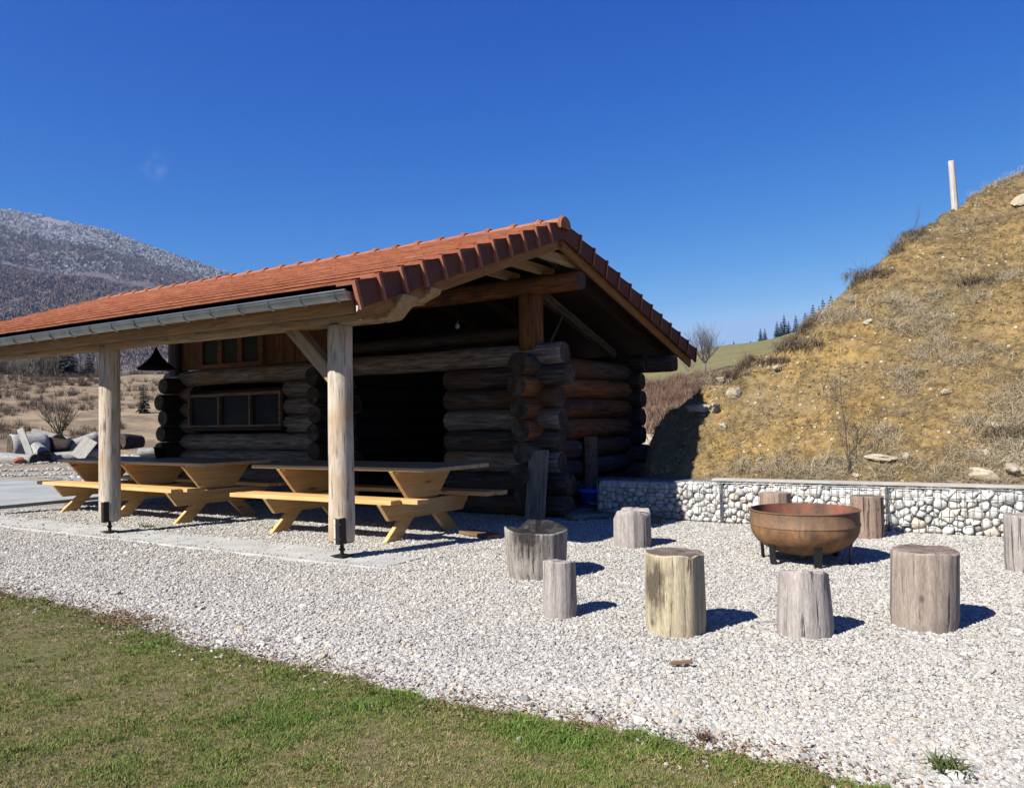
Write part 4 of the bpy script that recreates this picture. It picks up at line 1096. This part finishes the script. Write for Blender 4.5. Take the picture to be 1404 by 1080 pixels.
# ================================================================== STUMPS
def stump(label, u, v, r, h, wood_, top_, seed, taper=1.0, facets=0, tilt=(0, 0), bevel=.02, hollow=False, shear=(0, 0), cham=None):
    rg = random.Random(seed); n = 96; sd = rg.uniform(0, 50); zs = [-.03, .02, .06]+[.06+(h-.06-bevel)*k/8 for k in range(1, 9)]+[h]
    fo = rg.uniform(0, 6.3)
    vs, fs, mi = [], [], []
    def rad(th, z):
        k = 1+.055*n3(cos(th)*1.3+sd, sin(th)*1.3, z*.8)+.022*n3(cos(th)*5+sd, sin(th)*5, z*1.2)+.018*n3(cos(th)*13, sin(th)*13+sd, z*.8)-.03*max(0, n3(cos(th)*8+sd*2, sin(th)*8, z*.7)-.35)
        if facets:
            ph = ((th+fo) % (2*pi/facets))-pi/facets; k *= (cos(pi/facets)/cos(ph))*.55+.47
        return r*k*(1+(taper-1)*z/h)
    for z in zs:
        for j in range(n):
            th = 2*pi*j/n; q = rad(th, z)
            if z < .03: q *= .97
            if z == h: q -= bevel*(1+.5*n3(cos(th)*3, sin(th)*3, sd))
            zz = z
            if z > .1: zz = z+(tilt[0]*cos(th)+tilt[1]*sin(th))*q*(z/h)**3 + .012*n3(cos(th)*2+sd, sin(th)*2, 3)*(z/h)**4
            x_, y_ = q*cos(th)+shear[0]*z, q*sin(th)+shear[1]*z
            if cham and z > h*.5:                  # axe-cut shoulders
                for (ca, cd, cz) in cham:
                    d = x_*cos(ca)+y_*sin(ca)-cd*r
                    if d > 0: zz = min(zz, h+cz-d*1.6)
            vs.append(V(x_, y_, zz))
    nz = len(zs)
    for i in range(nz-1):
        for j in range(n): fs.append((i*n+j, i*n+(j+1) % n, (i+1)*n+(j+1) % n, (i+1)*n+j)); mi.append(0 if i < nz-2 else 0)
    # top: inner rings
    base = (nz-1)*n; rings_ = [.8, .55, .3]; cx, cy = shear[0]*h, shear[1]*h
    prev = base
    for rr in rings_:
        k0 = len(vs)
        for j in range(n):
            p = vs[base+j]; q = V(cx+(p.x-cx)*rr, cy+(p.y-cy)*rr, h+(p.z-h)*rr+.008*n3(p.x*9*rr, p.y*9*rr, sd))
            if hollow: q.z -= .03*(1-rr)**.6*clamp(.6+.8*n3(p.x*3, p.y*3, sd)+.5)+.015*n3(p.x*22*rr, p.y*22*rr, sd)
            else: q.z -= .006*(1-rr)
            vs.append(q)
        for j in range(n): fs.append((prev+j, prev+(j+1) % n, k0+(j+1) % n, k0+j)); mi.append(1)
        prev = k0
    k0 = len(vs); c = V(cx, cy, sum((vs[prev+j].z for j in range(n)))/n-(.03 if hollow else .0)); vs.append(c)
    for j in range(n): fs.append((prev+j, prev+(j+1) % n, k0)); mi.append(1)
    o = mesh('stump_seat', vs, fs, [M[wood_], M[top_]], None, True, mi)
    q = P(u, v, 0); o.location = (q.x, q.y, 0); o.rotation_euler = (0, 0, ROT+rg.uniform(-.3, .3)*0)
    md = o.modifiers.new('edge', 'EDGE_SPLIT'); md.split_angle = radians(42)
    return tag(o, label, 'stump', 'log stumps standing round the fire bowl')
stump('wide dark streaked stump with a charred hollow top', 2.198, .125, .250, .42, 'stump_char', 'char', 1, 1.10, 9, (-.10, .07), .012, True, cham=[(3.1, .84, .03)])
stump('thin plain grey stump with a pale knot on its top', 3.068, -1.005, .119, .37, 'stump_grey', 'top_grey', 2, .97, 0, (0, -.12), .008)
stump('grey stump with axe cut shoulders near the loose board', 2.249, 1.98, .196, .385, 'stump_grey', 'top_grey', 3, .98, 8, (0, 0), .012, cham=[(3.4, .62, .0), (-.1, .74, .0), (-1.7, .82, .0)])
stump('cream coloured faceted stump with a dark stain down its side', 3.896, -.99, .190, .49, 'stump_cream', 'top_dark', 4, .98, 8, (0, 0), .008)
stump('short grey stump tapering upward, in front of the fire bowl', 4.622, -.685, .172, .38, 'stump_grey', 'top_grey', 5, .84, 0, (.03, -.18), .012)
stump('broad brown grey stump with dark bark rim, right of the bowl', 5.225, -.13, .197, .478, 'stump_warm', 'top_dark', 6, 1.0, 0, (0, 0), .012, shear=(.03, .0))
stump('grey stump cut by the right edge of the picture', 5.78, 2.22, .185, .465, 'stump_grey', 'top_grey', 7, .98, 0, (0, 0), .01)
stump('upright brown stump by the gabion wall right of the bowl', 4.283, 3.63, .165, .45, 'stump_brown', 'top_dark', 8, .98, 10, (0, 0), .008)
stump('brown stump mostly hidden behind the fire bowl', 3.30, 3.62, .17, .455, 'stump_brown', 'top_grey', 9, .98, 10, (0, 0), .008)

# ================================================================== FIRE BOWL
fb = thing('fire_bowl', 'large rusty steel fire bowl on short black legs', 'fire bowl', P(4.035, 1.86, 0), ROT)
Rb, zr, zb = .478, .48, .058
outer = [(.001, zb)]
for k in range(1, 13):
    a = pi/2*k/12; outer.append((Rb*sin(a)**.92, zb+.27*(1-cos(a))))
outer += [(Rb, .335), (Rb+.006, .340), (Rb+.006, .354), (Rb, .364), (Rb, zr-.012), (Rb+.008, zr-.01), (Rb+.008, zr), (Rb-.012, zr)]
inner = [(Rb-.012, zr), (Rb-.014, .34)]+[((Rb-.014)*sin(pi/2*k/10)**.92, zb+.012+.262*(1-cos(pi/2*k/10))) for k in range(9, 0, -1)]+[(.001, zb+.014)]
m = MB(); lathe(m, outer, 72, 0); lathe(m, inner, 72, 1)
bo = m.build('bowl', [M['rust'], M['rust_in']], fb, True, normals=True)
md = bo.modifiers.new('edge', 'EDGE_SPLIT'); md.split_angle = radians(35)
for k in range(6):
    a = radians(-80)+2*pi*k/6+.33
    m = MB(); d = V(cos(a), sin(a), 0); s_ = V(-sin(a), cos(a), 0)*.035
    r1, r0 = .385, .38; top = .24 if k else .26
    pr = [(r1*1.08, top), (r1+.005, .15), (r0, 0.0)]
    vs = []
    for r_, z_ in pr: vs += [d*r_-s_+V(0, 0, z_), d*r_+s_+V(0, 0, z_), d*(r_+.012)+s_+V(0, 0, z_), d*(r_+.012)-s_+V(0, 0, z_)]
    fs = [(0, 1, 2, 3), (8, 11, 10, 9)]
    for i in range(2):
        for j in range(4): fs.append((i*4+j, (i+1)*4+j, (i+1)*4+(j+1) % 4, i*4+(j+1) % 4))
    m.add(vs, fs); m.build('leg', M['black_steel'], fb)

# ================================================================== GABION WALL
def clip(poly, nx, ny, d):
    out = []
    for i in range(len(poly)):
        a, b = poly[i], poly[(i+1) % len(poly)]
        da, db = a[0]*nx+a[1]*ny-d, b[0]*nx+b[1]*ny-d
        if da <= 0: out.append(a)
        if (da < 0) != (db < 0) and da != db:
            t = da/(da-db); out.append((a[0]+(b[0]-a[0])*t, a[1]+(b[1]-a[1])*t))
    return out
def pack(W_, Hh, size, rg):
    pts = []; tries = 0
    while tries < 4000:
        tries += 1; p = (rg.uniform(0, W_), rg.uniform(0, Hh)); s_ = size*rg.uniform(.5, 1.4)
        if all((p[0]-q[0])**2+(p[1]-q[1])**2*1.5 > (.5*(s_+q[2]))**2*.95 for q in pts): pts.append((*p, s_))
    cells = []
    for i, p in enumerate(pts):
        poly = [(0, 0), (W_, 0), (W_, Hh), (0, Hh)]
        for j, q in enumerate(pts):
            if i == j: continue
            dx, dy = q[0]-p[0], q[1]-p[1]; dd = dx*dx+dy*dy
            if dd > .16: continue
            t = .5+.5*(p[2]**2-q[2]**2)/dd*.25
            poly = clip(poly, dx, dy, (p[0]+dx*t)*dx+(p[1]+dy*t)*dy)
            if not poly: break
        if len(poly) >= 3: cells.append((p, poly))
    return cells
def stones_on(mb, cells, mapf, rg):
    for p, poly in cells:
        cx = sum(q[0] for q in poly)/len(poly); cy = sum(q[1] for q in poly)/len(poly)
        # densify and round the outline
        out = []
        for i in range(len(poly)):
            a, b = poly[i], poly[(i+1) % len(poly)]
            L = math.hypot(a[0]-b[0], a[1]-b[1]); k = max(1, int(L/.03))
            for j in range(k): out.append((a[0]+(b[0]-a[0])*j/k, a[1]+(b[1]-a[1])*j/k))
        for it in range(1 if rg.random() < .45 else 0): out = [((out[i-1][0]+2*out[i][0]+out[(i+1) % len(out)][0])/4, (out[i-1][1]+2*out[i][1]+out[(i+1) % len(out)][1])/4) for i in range(len(out))]
        n = len(out)
        if n < 4: continue
        dep = rg.uniform(-.015, .03); sd = rg.uniform(0, 99); vs = []; t = clamp(rg.betavariate(2.2, 1.8))
        tx, ty = rg.uniform(-.25, .25), rg.uniform(-.25, .25)
        for s_, d in ((.97, .085), (.985, .03), (.87, .0), (.5, -.010)):
            for q in out:
                wob = 1+.06*n3(q[0]*22+sd, q[1]*22, d*20); x, y = cx+(q[0]-cx)*s_*wob, cy+(q[1]-cy)*s_*wob
                vs.append(mapf(x, y, d+dep+tx*(x-cx)+ty*(y-cy)+.016*n3(x*24, y*24, sd)))
        vs.append(mapf(cx, cy, dep-.016))
        fs = []
        for i in range(3):
            for j in range(n): fs.append((i*n+j, i*n+(j+1) % n, (i+1)*n+(j+1) % n, (i+1)*n+j))
        for j in range(n): fs.append((3*n+j, 3*n+(j+1) % n, 4*n))
        mb.add(vs, fs, 0, t)
GV, GT, GD = 4.15, .50, .50
def gabion(u0, u1, label, seed):
    t = thing('gabion_basket', label, 'gabion', P(u0, GV, 0), ROT, 'gabion baskets of the retaining wall'); L = u1-u0; rg = random.Random(seed)
    m = MB()
    stones_on(m, pack(L, GT-.02, .112, rg), lambda x, y, d: V(x, .02+d, y), rg)
    stones_on(m, pack(L, GD-.04, .13, rg), lambda x, y, d: V(x, .03+y, GT-.03-d), rg)
    m.box(.02, L-.02, .08, GD, 0, GT-.10, 0, 0.0)
    m.build('stone_fill', M['gabion'], t, True, tint=True, normals=True)
    w_ = MB(); rw = .003
    nx = int(L/.075)
    for i in range(nx+1):
        x = L*i/nx
        w_.tube([V(x, 0, 0), V(x, 0, GT)], [rw, rw], 4); w_.tube([V(x, 0, GT), V(x, GD, GT)], [rw, rw], 4)
    for k in range(6): w_.tube([V(0, -.003, GT*k/5), V(L, -.003, GT*k/5)], [rw, rw], 4)
    for k in range(1, 6): w_.tube([V(0, GD*k/5, GT+.003), V(L, GD*k/5, GT+.003)], [rw, rw], 4)
    for x in (.012, L-.012): w_.tube([V(x, -.008, 0), V(x, -.008, GT)], [.006, .006], 6); w_.tube([V(x, 0, GT+.006), V(x, GD, GT+.006)], [.006, .006], 6)
    w_.tube([V(0, -.006, GT), V(L, -.006, GT)], [.005, .005], 6)
    w_.build('wire_cage', M['galv'], t, normals=False)
gabion(.74, 2.49, 'gabion basket at the shaded end beside the cabin', 11)
gabion(2.50, 4.41, 'gabion basket of white stones behind the fire bowl', 12)
gabion(4.42, 6.4, 'gabion basket of white stones at the right edge, beyond the brown stump', 13)
cp = MB(); cp.box(2.36, 6.5, GV+.03, GV+.21, GT+.018, GT+.05)
o = cp.build('coping_board', M['coping'], None, bevel=.004); o.location = SO; o.rotation_euler = (0, 0, ROT)
tag(o, 'long pale grey board lying along the top of the gabion wall', 'board')

# ================================================================== EARTH BANK
CR = [(-.6, .45), (.0, .85), (.45, 1.08), (1.02, 1.33), (1.39, 1.60), (1.88, 2.02), (2.44, 2.33), (2.87, 2.77), (3.5, 3.53), (4.17, 4.31), (4.69, 4.81), (5.83, 5.66), (7.5, 6.6), (11, 7.6)]
def crz(u):
    for (a, z0), (b, z1) in zip(CR, CR[1:]):
        if a <= u <= b: return z0+(z1-z0)*(u-a)/(b-a)
    return CR[0][1] if u < CR[0][0] else CR[-1][1]
def bank_raw(u, v):
    face = .47+.82*(v-4.65)
    c = crz(u)+.15*n3(u*1.6, 4)+.10*n3(u*4.2, 2)+.05*n3(u*11, 6)
    k = .14; hh = clamp(.5+.5*(c-face)/k); lo = c*(1-hh)+face*hh-k*hh*(1-hh)       # smooth minimum
    lo -= .10*max(0, v-(4.65+(c-.47)/.82))*.5
    return lo*sstep(.66, 1.12, u+.28*(v-5.4)) if v < 7.5 else lo*sstep(.0, .5, u)
def bank_z(u, v):
    z = bank_raw(u, v); am = sstep(4.65, 5.0, v)
    tr_ = n3(u*.9, z*3.2, 2)+.9*n3(u*1.5, z*7.5, 6)
    return z+am*(.09*n3(u*.8, v*.8, 1)+.06*n3(u*2.2, v*2.2, 3)+.06*tr_+.028*n3(u*5.5, v*5.5, 5)+.05*(abs(n3(u*2.6, v*3.4, 11))-.25)+.03*(abs(n3(u*7, v*9, 13))-.2)+.03*n3(u*12, v*12, 8)+.022*n3(u*25, v*25, 3))
vs, fs = [], []; NU, NV = 210, 210
us_ = [-.5+10.0*i/NU for i in range(NU+1)]
vs_ = [4.62+7.6*(j/NV)**1.15 for j in range(NV+1)]
us_ += [10.5, 12, 15]; vs_ += [13, 15, 19, 26]
for u in us_:
    for v in vs_: q = P(u, v, bank_z(u, v)); vs.append(q)
k = len(vs_)
for i in range(len(us_)-1):
    for j in range(k-1): fs.append((i*k+j, (i+1)*k+j, (i+1)*k+j+1, i*k+j+1))
tag(mesh('earth_hill', vs, fs, M['earth'], smooth=False), 'steep ochre earth bank behind the gabion wall', 'bank', None, 'structure')
def bank_pt(u, v, dz=0): return P(u, v, bank_z(u, v)+dz)
def on_face(u, v): return v < 4.65+(crz(u)-.47)/.82+.25
clods = [rough_stone('clod', M['clod'], 40+k, .75, 1, .4) for k in range(5)]
pts = []
while len(pts) < 30000:
    u, v = U(.2, 8.5), 4.68+6.5*random.random()
    if not on_face(u, v): continue
    s_ = random.lognormvariate(math.log(.015), .5)
    if n3(u*1.5, v*1.5, 9) < -.1 and random.random() < .6: continue
    t = U(.1, .82) if random.random() < .985 else U(.86, 1)
    if v < 5.6 and random.random() < .10*sstep(2.5, 5, u): t = U(.88, 1); s_ *= U(1, 1.8)
    pts.append((bank_pt(u, v, s_*.1), rrot(), s_, t))
scatter('dirt', pts, clods, 'ochre clods and small stones over the earth bank', 'dirt')
st = [proto('tuft', tuft(60+k, 22, 1.0, .022, 1.7), M['straw']) for k in range(5)]
pts = []
while len(pts) < 34000:
    u, v = U(.2, 8.5), 4.66+6.5*random.random()
    if not on_face(u, v): continue
    q = .7*n3(u*.8, v*1.1, 14)+.6*n3(u*2.4, v*4.2, 4)+.4*n3(u*7, v*9, 6)
    low = sstep(5.5, 4.7, v)*.3+.15*sstep(2.5, 4.5, u)
    if random.random() > .16+.75*q+low: continue
    e = Matrix.Rotation(U(.4, 1.2), 3, SA) @ Matrix.Rotation(U(0, 6.3), 3, 'Z')
    big = q+low > .42 and random.random() < .22
    pts.append((bank_pt(u, v, -.005), tuple(e.to_euler()), U(.10, .19) if big else U(.025, .07), clamp((.62 if big else .28)+.25*q+U(-.22, .22))))
dk = [proto('tuft', tuft(90+k, 16, 1.0, .03, 1.9), simple('dead_plant', (.13, .095, .055), .95, 0, .5, 9.0)) for k in range(3)]
scatter('dry_grass', pts, st, 'dry straw coloured grass clinging to the earth bank', 'grass')
pts = []
while len(pts) < 3800:
    u, v = U(.2, 8.5), 4.66+6.5*random.random()
    if not on_face(u, v) or random.random() > .35+.9*n3(u*1.7, v*2.6, 21): continue
    e = Matrix.Rotation(U(.3, 1.1), 3, SA) @ Matrix.Rotation(U(0, 6.3), 3, 'Z')
    pts.append((bank_pt(u, v, -.004), tuple(e.to_euler()), U(.03, .08), .5))
scatter('undergrowth', pts, dk, 'brown dead plants dotted over the earth bank', 'undergrowth')
cb = [proto('clump', twig_clump(30+k, 50, 1.1), inst_mat('dead_brush', [(0, (.10, .07, .05)), (.5, (.20, .15, .10)), (1, (.33, .265, .18))])) for k in range(3)]
pts = []
while len(pts) < 260:
    u = U(1.6, 4.6); vc = 4.65+(crz(u)-.47)/.82
    if n3(u*2.3, 17) < .0: continue
    v = vc+random.gauss(-.05, .13); pts.append((bank_pt(u, v, -.02), (U(-.6, .2), U(-.5, .5), U(0, 6.3)), U(.07, .24), random.random()))
for i in range(150):
    u = U(.6, 8); v = 4.7+5*random.random()
    if on_face(u, v) and n3(u*1.3, v*1.3, 55) > .1: pts.append((bank_pt(u, v, -.02), (U(.2, 1.0), U(-.5, .5), U(0, 6.3)), U(.06, .17), random.random()))
scatter('brushwood', pts, cb, 'brown dead brush along the bank edge', 'undergrowth')
def rock(label, u, v, s_, seed, flat=.7, mat='rock', sink=.15, rz=None):
    o = rough_stone('rock', M[mat], seed, flat, 3, .42); COL.objects.link(o)
    bm = bmesh.new(); bm.from_mesh(o.data)
    for vtx in bm.verts: vtx.co += vtx.normal*.06*noise.noise(vtx.co*5+V(seed, 0, 0))
    for k in range(5):                             # broken faces
        rg = random.Random(seed*10+k); d = V(rg.uniform(-1, 1), rg.uniform(-1, 1), rg.uniform(-.3, 1)).normalized(); lim = rg.uniform(.24, .34)
        for vtx in bm.verts:
            e = vtx.co.dot(d)-lim
            if e > 0: vtx.co -= d*e*.9
    bm.to_mesh(o.data); bm.free()
    sc = s_ if isinstance(s_, tuple) else (s_, s_, s_)
    o.scale = sc; p = bank_pt(u, v); o.location = p+V(0, 0, sc[2]*flat*.5*(1-2*sink)); o.rotation_euler = (U(-.2, .2), U(-.2, .2), U(0, 6) if rz is None else rz)
    return tag(o, label, 'rock', 'rocks on the earth bank')
rock('flat pale slab of rock low on the bank behind the bare sapling', 4.25, 4.93, (.36, .2, .16), 1, .5, rz=ROT-.3)
rock('large rounded boulder at the wall coping near the right edge', 5.33, 4.80, (.42, .28, .26), 2, .6, sink=.25)
rock('yellowish boulder just right of the large one at the coping', 5.62, 4.86, (.26, .24, .2), 3, sink=.2)
rock('square yellow rock above the tip of the roof shadow', 2.10, 6.0, (.26, .2, .26), 4)
rock('long rock at the top of the roof shadow', 1.60, 5.80, (.42, .22, .24), 5, .6, rz=ROT)
rock('angular rock at the right corner of the roof shadow', 1.88, 5.78, (.26, .2, .24), 6)
rock('small white rock high on the left edge of the bank', 2.42, 6.75, (.24, .15, .16), 7)
rock('small yellow rock on the left edge below the white one', 1.80, 6.28, (.15, .13, .16), 8)
rock('bright white rock near the top right of the bank', 5.78, 9.9, (.30, .24, .30), 9)
rock('small pale rock half way along the shadow edge', 2.12, 5.45, (.16, .12, .12), 10)
rock('fist sized white rock above the right boulders', 5.35, 5.12, (.13, .11, .12), 11)
rock('white rock right above the fist sized one', 5.45, 5.42, (.15, .12, .12), 12)
rock('pale rock in the middle of the bank', 4.9, 5.95, (.13, .1, .11), 13)
rock('small pale rock left of the flat slab', 3.98, 4.78, (.12, .1, .1), 14)
rock('round pale rock right of the flat slab', 4.52, 4.98, (.13, .11, .12), 15)
rock('pale rock alone in the lower left of the sunlit bank', 2.75, 5.0, (.10, .09, .09), 16)
rock('ochre rock lodged under the left overhang', 2.62, 6.5, (.2, .16, .16), 17)
rock('yellow rock below the upper overhang', 3.75, 7.4, (.16, .13, .12), 18)
# overhanging dead turf at the crest
def overhang(label, u, v, s_, seed):
    rg = random.Random(seed); mb = MB()
    for i in range(420):
        a = rg.uniform(0, 2*pi); rr = rg.random()**.5
        b = V(cos(a)*rr*1.3, sin(a)*rr*.6, rg.uniform(-.15, .45)*(1-rr*.5))*s_
        d = (V(rg.uniform(-.5, .5), rg.uniform(-1.1, -.1), rg.uniform(-.9, .35))).normalized()*s_*rg.uniform(.3, .75)
        w_ = V(rg.uniform(-1, 1), rg.uniform(-1, 1), 0).normalized()*.004
        mb.add([b-w_, b+w_, b+d*.6+w_+V(0, 0, -.02), b+d*.6-w_+V(0, 0, -.02), b+d+V(0, 0, -.15*s_)], [(0, 1, 2, 3), (3, 2, 4)])
    o = mb.build('turf_tuft', simple('dead_turf', (.17, .125, .085), .95, 0, .5, 14.0), normals=False); o.location = bank_pt(u, v, .02); o.rotation_euler = (0, 0, ROT)
    return tag(o, label, 'turf', 'overhanging turf along the bank edge')
overhang('brown turf tuft overhanging a hollow half way up the bank edge', 2.80, 7.0, .30, 1)
overhang('smaller turf tuft over the lower hollow of the bank edge', 2.50, 6.72, .2, 2)
overhang('turf tuft jutting from the bank edge below the fence post', 3.62, 8.45, .32, 3)
overhang('grey tuft of dead grass high on the sunlit bank', 5.15, 8.1, .24, 4)
overhang('dark dead tuft at the right edge above the boulders', 5.65, 5.35, .24, 5)
# hollows seen as dark are only turf shade; sapling and twigs
def twig_plant(label, loc, h, seed, mat, n=3, spread=.5, r=.008, depth=2, name='sapling'):
    rg = random.Random(seed); mb = MB()
    for k in range(n):
        a = rg.uniform(0, 6.3); d = V(cos(a)*spread, sin(a)*spread*.5, 1).normalized()
        branch_tree(mb, V(0, 0, -.03), d, h*.45*rg.uniform(.7, 1.1), r, depth, .45, (1, 2), .35, 4, rg)
    o = mb.build(name, M[mat], normals=False); o.location = loc; return tag(o, label, 'sapling')
sp = thing('sapling', 'leafless sapling forking low on the bank above the wall', 'sapling', bank_pt(3.88, 4.86, -.02), ROT)
m = MB(); m.tube([V(0, 0, 0), V(.015, 0, .14), V(-.01, .01, .24)], [.022, .017, .014], 7); m.build('trunk', M['twig_dark'], sp, True)
rg = random.Random(4)
for (dx, l, r_) in ((-.02, 1.55, .007), (.62, .72, .008), (-.35, .5, .005), (.0, .8, .004)):
    m = MB(); d = V(dx, .22, 1).normalized(); pts_ = [V(-.01, .01, .22)]; rr = [r_]
    for k in range(7):
        d = (d+V(rg.uniform(-.09, .09), rg.uniform(-.03, .05), .03)).normalized(); pts_.append(pts_[-1]+d*l/7); rr.append(r_*(1-.8*(k+1)/7))
    m.tube(pts_, rr, 5)
    for k in range(4):
        b = pts_[rg.randint(2, 6)]; e = (d+V(rg.choice((-1, 1))*rg.uniform(.4, .9), .1, rg.uniform(-.1, .3))).normalized(); ll = l*rg.uniform(.12, .3)
        m.tube([b, b+e*ll*.5, b+e*ll+V(0, 0, .03)], [.003, .0025, .001], 4)
    m.build('branch', M['twig_dark'], sp)
for lab, u, v, h, sd in (('thin dead stalk tallest on the bank edge left of the fence post', 4.18, 9.35, .75, 2), ('short twiggy stalk on the bank edge below the tall stalk', 3.95, 8.95, .55, 3), ('twiggy stalk above the jutting turf tuft', 3.62, 8.35, .5, 5), ('pair of grey stalks in the middle of the bank', 3.35, 6.1, .6, 6)):
    twig_plant(lab, bank_pt(u, v), h, sd, 'twig_dark', 2, .5, .005, 1, 'dead_stalk')
# fence post on the crest
az, e = pix(1307, 292)
fp = logmesh('fence_post', None, V(0, 0, -.2), V(-.05, 0, .84), .06, .05, wood('bleached_post', [(.3, (.30, .27, .25)), (.52, (.45, .42, .40)), (.75, (.56, .53, .51))], crack=.5), M['top_grey'], seed=60)
pw = bank_pt(4.80, 10.15)
fp.matrix_world = Matrix.Translation(pw) @ LASTM[0]
tag(fp, 'bleached wooden fence post alone on the crest of the bank', 'post')

# ================================================================== LOG PILE AT FAR LEFT
def at_px(x, r):
    az, e = pix(x, 600); xx, yy = r*sin(radians(az)), r*cos(radians(az)); return V(xx, yy, terr(xx, yy))
GL = 'grey logs heaped at the far left'
M['drift'] = wood('bleached_drift_log', [(.3, (.17, .16, .155)), (.52, (.33, .32, .31)), (.75, (.47, .46, .45))], crack=.6)
def dlog(label, x, r, dx, dy, z0, z1, rad, seed, mat='drift'):
    p = at_px(x, r); p0 = p+V(0, 0, z0); p1 = p+V(dx, dy, 0)+V(0, 0, z1)
    o = logmesh('log', None, p0, p1, rad, rad*.85, M[mat], M['log_end'], seed=seed, wob=.03); return tag(o, label, 'log', GL)
dlog('fat round grey log end at the far left of the heap', 14, 37, .9, .9, .62, .66, .55, 1)
dlog('grey log lying low under the fat one', -2, 36, 1.6, -.4, .25, .2, .28, 2)
dlog('dark log crossing behind the leaning plank', 36, 37.5, 1.6, .4, .75, .6, .34, 3, 'log_dark')
dlog('grey log with a dark hollow end in the front of the heap', 60, 36, -1.1, 1.0, .3, .85, .30, 4)
dlog('small dark log end behind the hollow log', 80, 38, -.5, .8, .8, .85, .28, 5, 'log')
dlog('long pale log sloping up to the right of the hollow one', 62, 36.5, 2.0, .5, .2, .38, .2, 6)
dlog('thick pale log stub rising at the right end of the sloping log', 90, 37.2, .95, .7, .45, .95, .30, 7)
dlog('pale log lying behind the white board', 106, 38, 1.5, .2, .7, .85, .18, 8)
dlog('dark log end at the right of the white board', 122, 37.5, .5, 1.0, .7, .7, .32, 9, 'log_dark')
dlog('dark log end showing between the left post and the cabin', 165, 38, .4, 1.0, .75, .72, .33, 10, 'log_dark')
dlog('pale log lying at the foot of the dark cabin corner logs', 190, 37, 1.9, .3, .3, .35, .22, 11)
p = at_px(44, 35.2); loose('plank', 'white split plank leaning upright on the log heap', 'plank', p+V(.1, 0, 0), p+V(-.75, .5, 1.45), .24, .06, 'coping', up=V(0, -1, .3))
p = at_px(112, 35.8); loose('plank', 'short white board propped on the log heap', 'plank', p+V(-.2, 0, .25), p+V(.2, .35, .95), .6, .05, 'coping', up=V(0, -1, .3))
p = at_px(52, 39); loose('plank', 'pale squared timber lying on top of the log heap', 'plank', p+V(-.2, 0, 1.15), p+V(1.3, 0, .75), .3, .25, 'coping')
p = at_px(26, 34.8); t_ = rough_stone('clay_lump', M['tile'], 71, .7, 2, .3); COL.objects.link(t_); t_.location = p+V(0, 0, .12); t_.scale = (.45, .3, .3); tag(t_, 'reddish broken clay lump in front of the log heap', 'rubble lump')
for lab, x, sz, sd in (('white boulder by the heap, left of the black pot', 170, .5, 81), ('paler boulder right beside it, behind the black pot', 182, .45, 82), ('grey boulder at the far left foot of the log heap', -6, .7, 83)):
    o = rough_stone('boulder', M['gabion'] if sd < 83 else M['rock'], sd, .7, 3, .35); COL.objects.link(o); o.location = at_px(x, 36)+V(0, 0, sz*.25); o.scale = (sz*1.5, sz*1.2, sz*1.2); tag(o, lab, 'boulder', 'boulders by the log heap')
# stones of the little wall at the far right of the cabin
for lab, x, r, sz, sd in (('dark rock in the low heap behind the cabin corner', 893, 21, .8, 91), ('pale rock in the low heap behind the cabin corner', 897, 20, .55, 92), ('flat pale rock at the front of the low heap behind the cabin', 890, 19, .45, 93)):
    o = rough_stone('boulder', M['rock'], sd, .6, 3, .35); COL.objects.link(o); p = at_px(x, r); o.location = V(p.x, p.y, max(p.z, .6)+sz*.1); o.scale = (sz*1.3, sz, sz); tag(o, lab, 'boulder', 'rocks heaped behind the cabin corner')
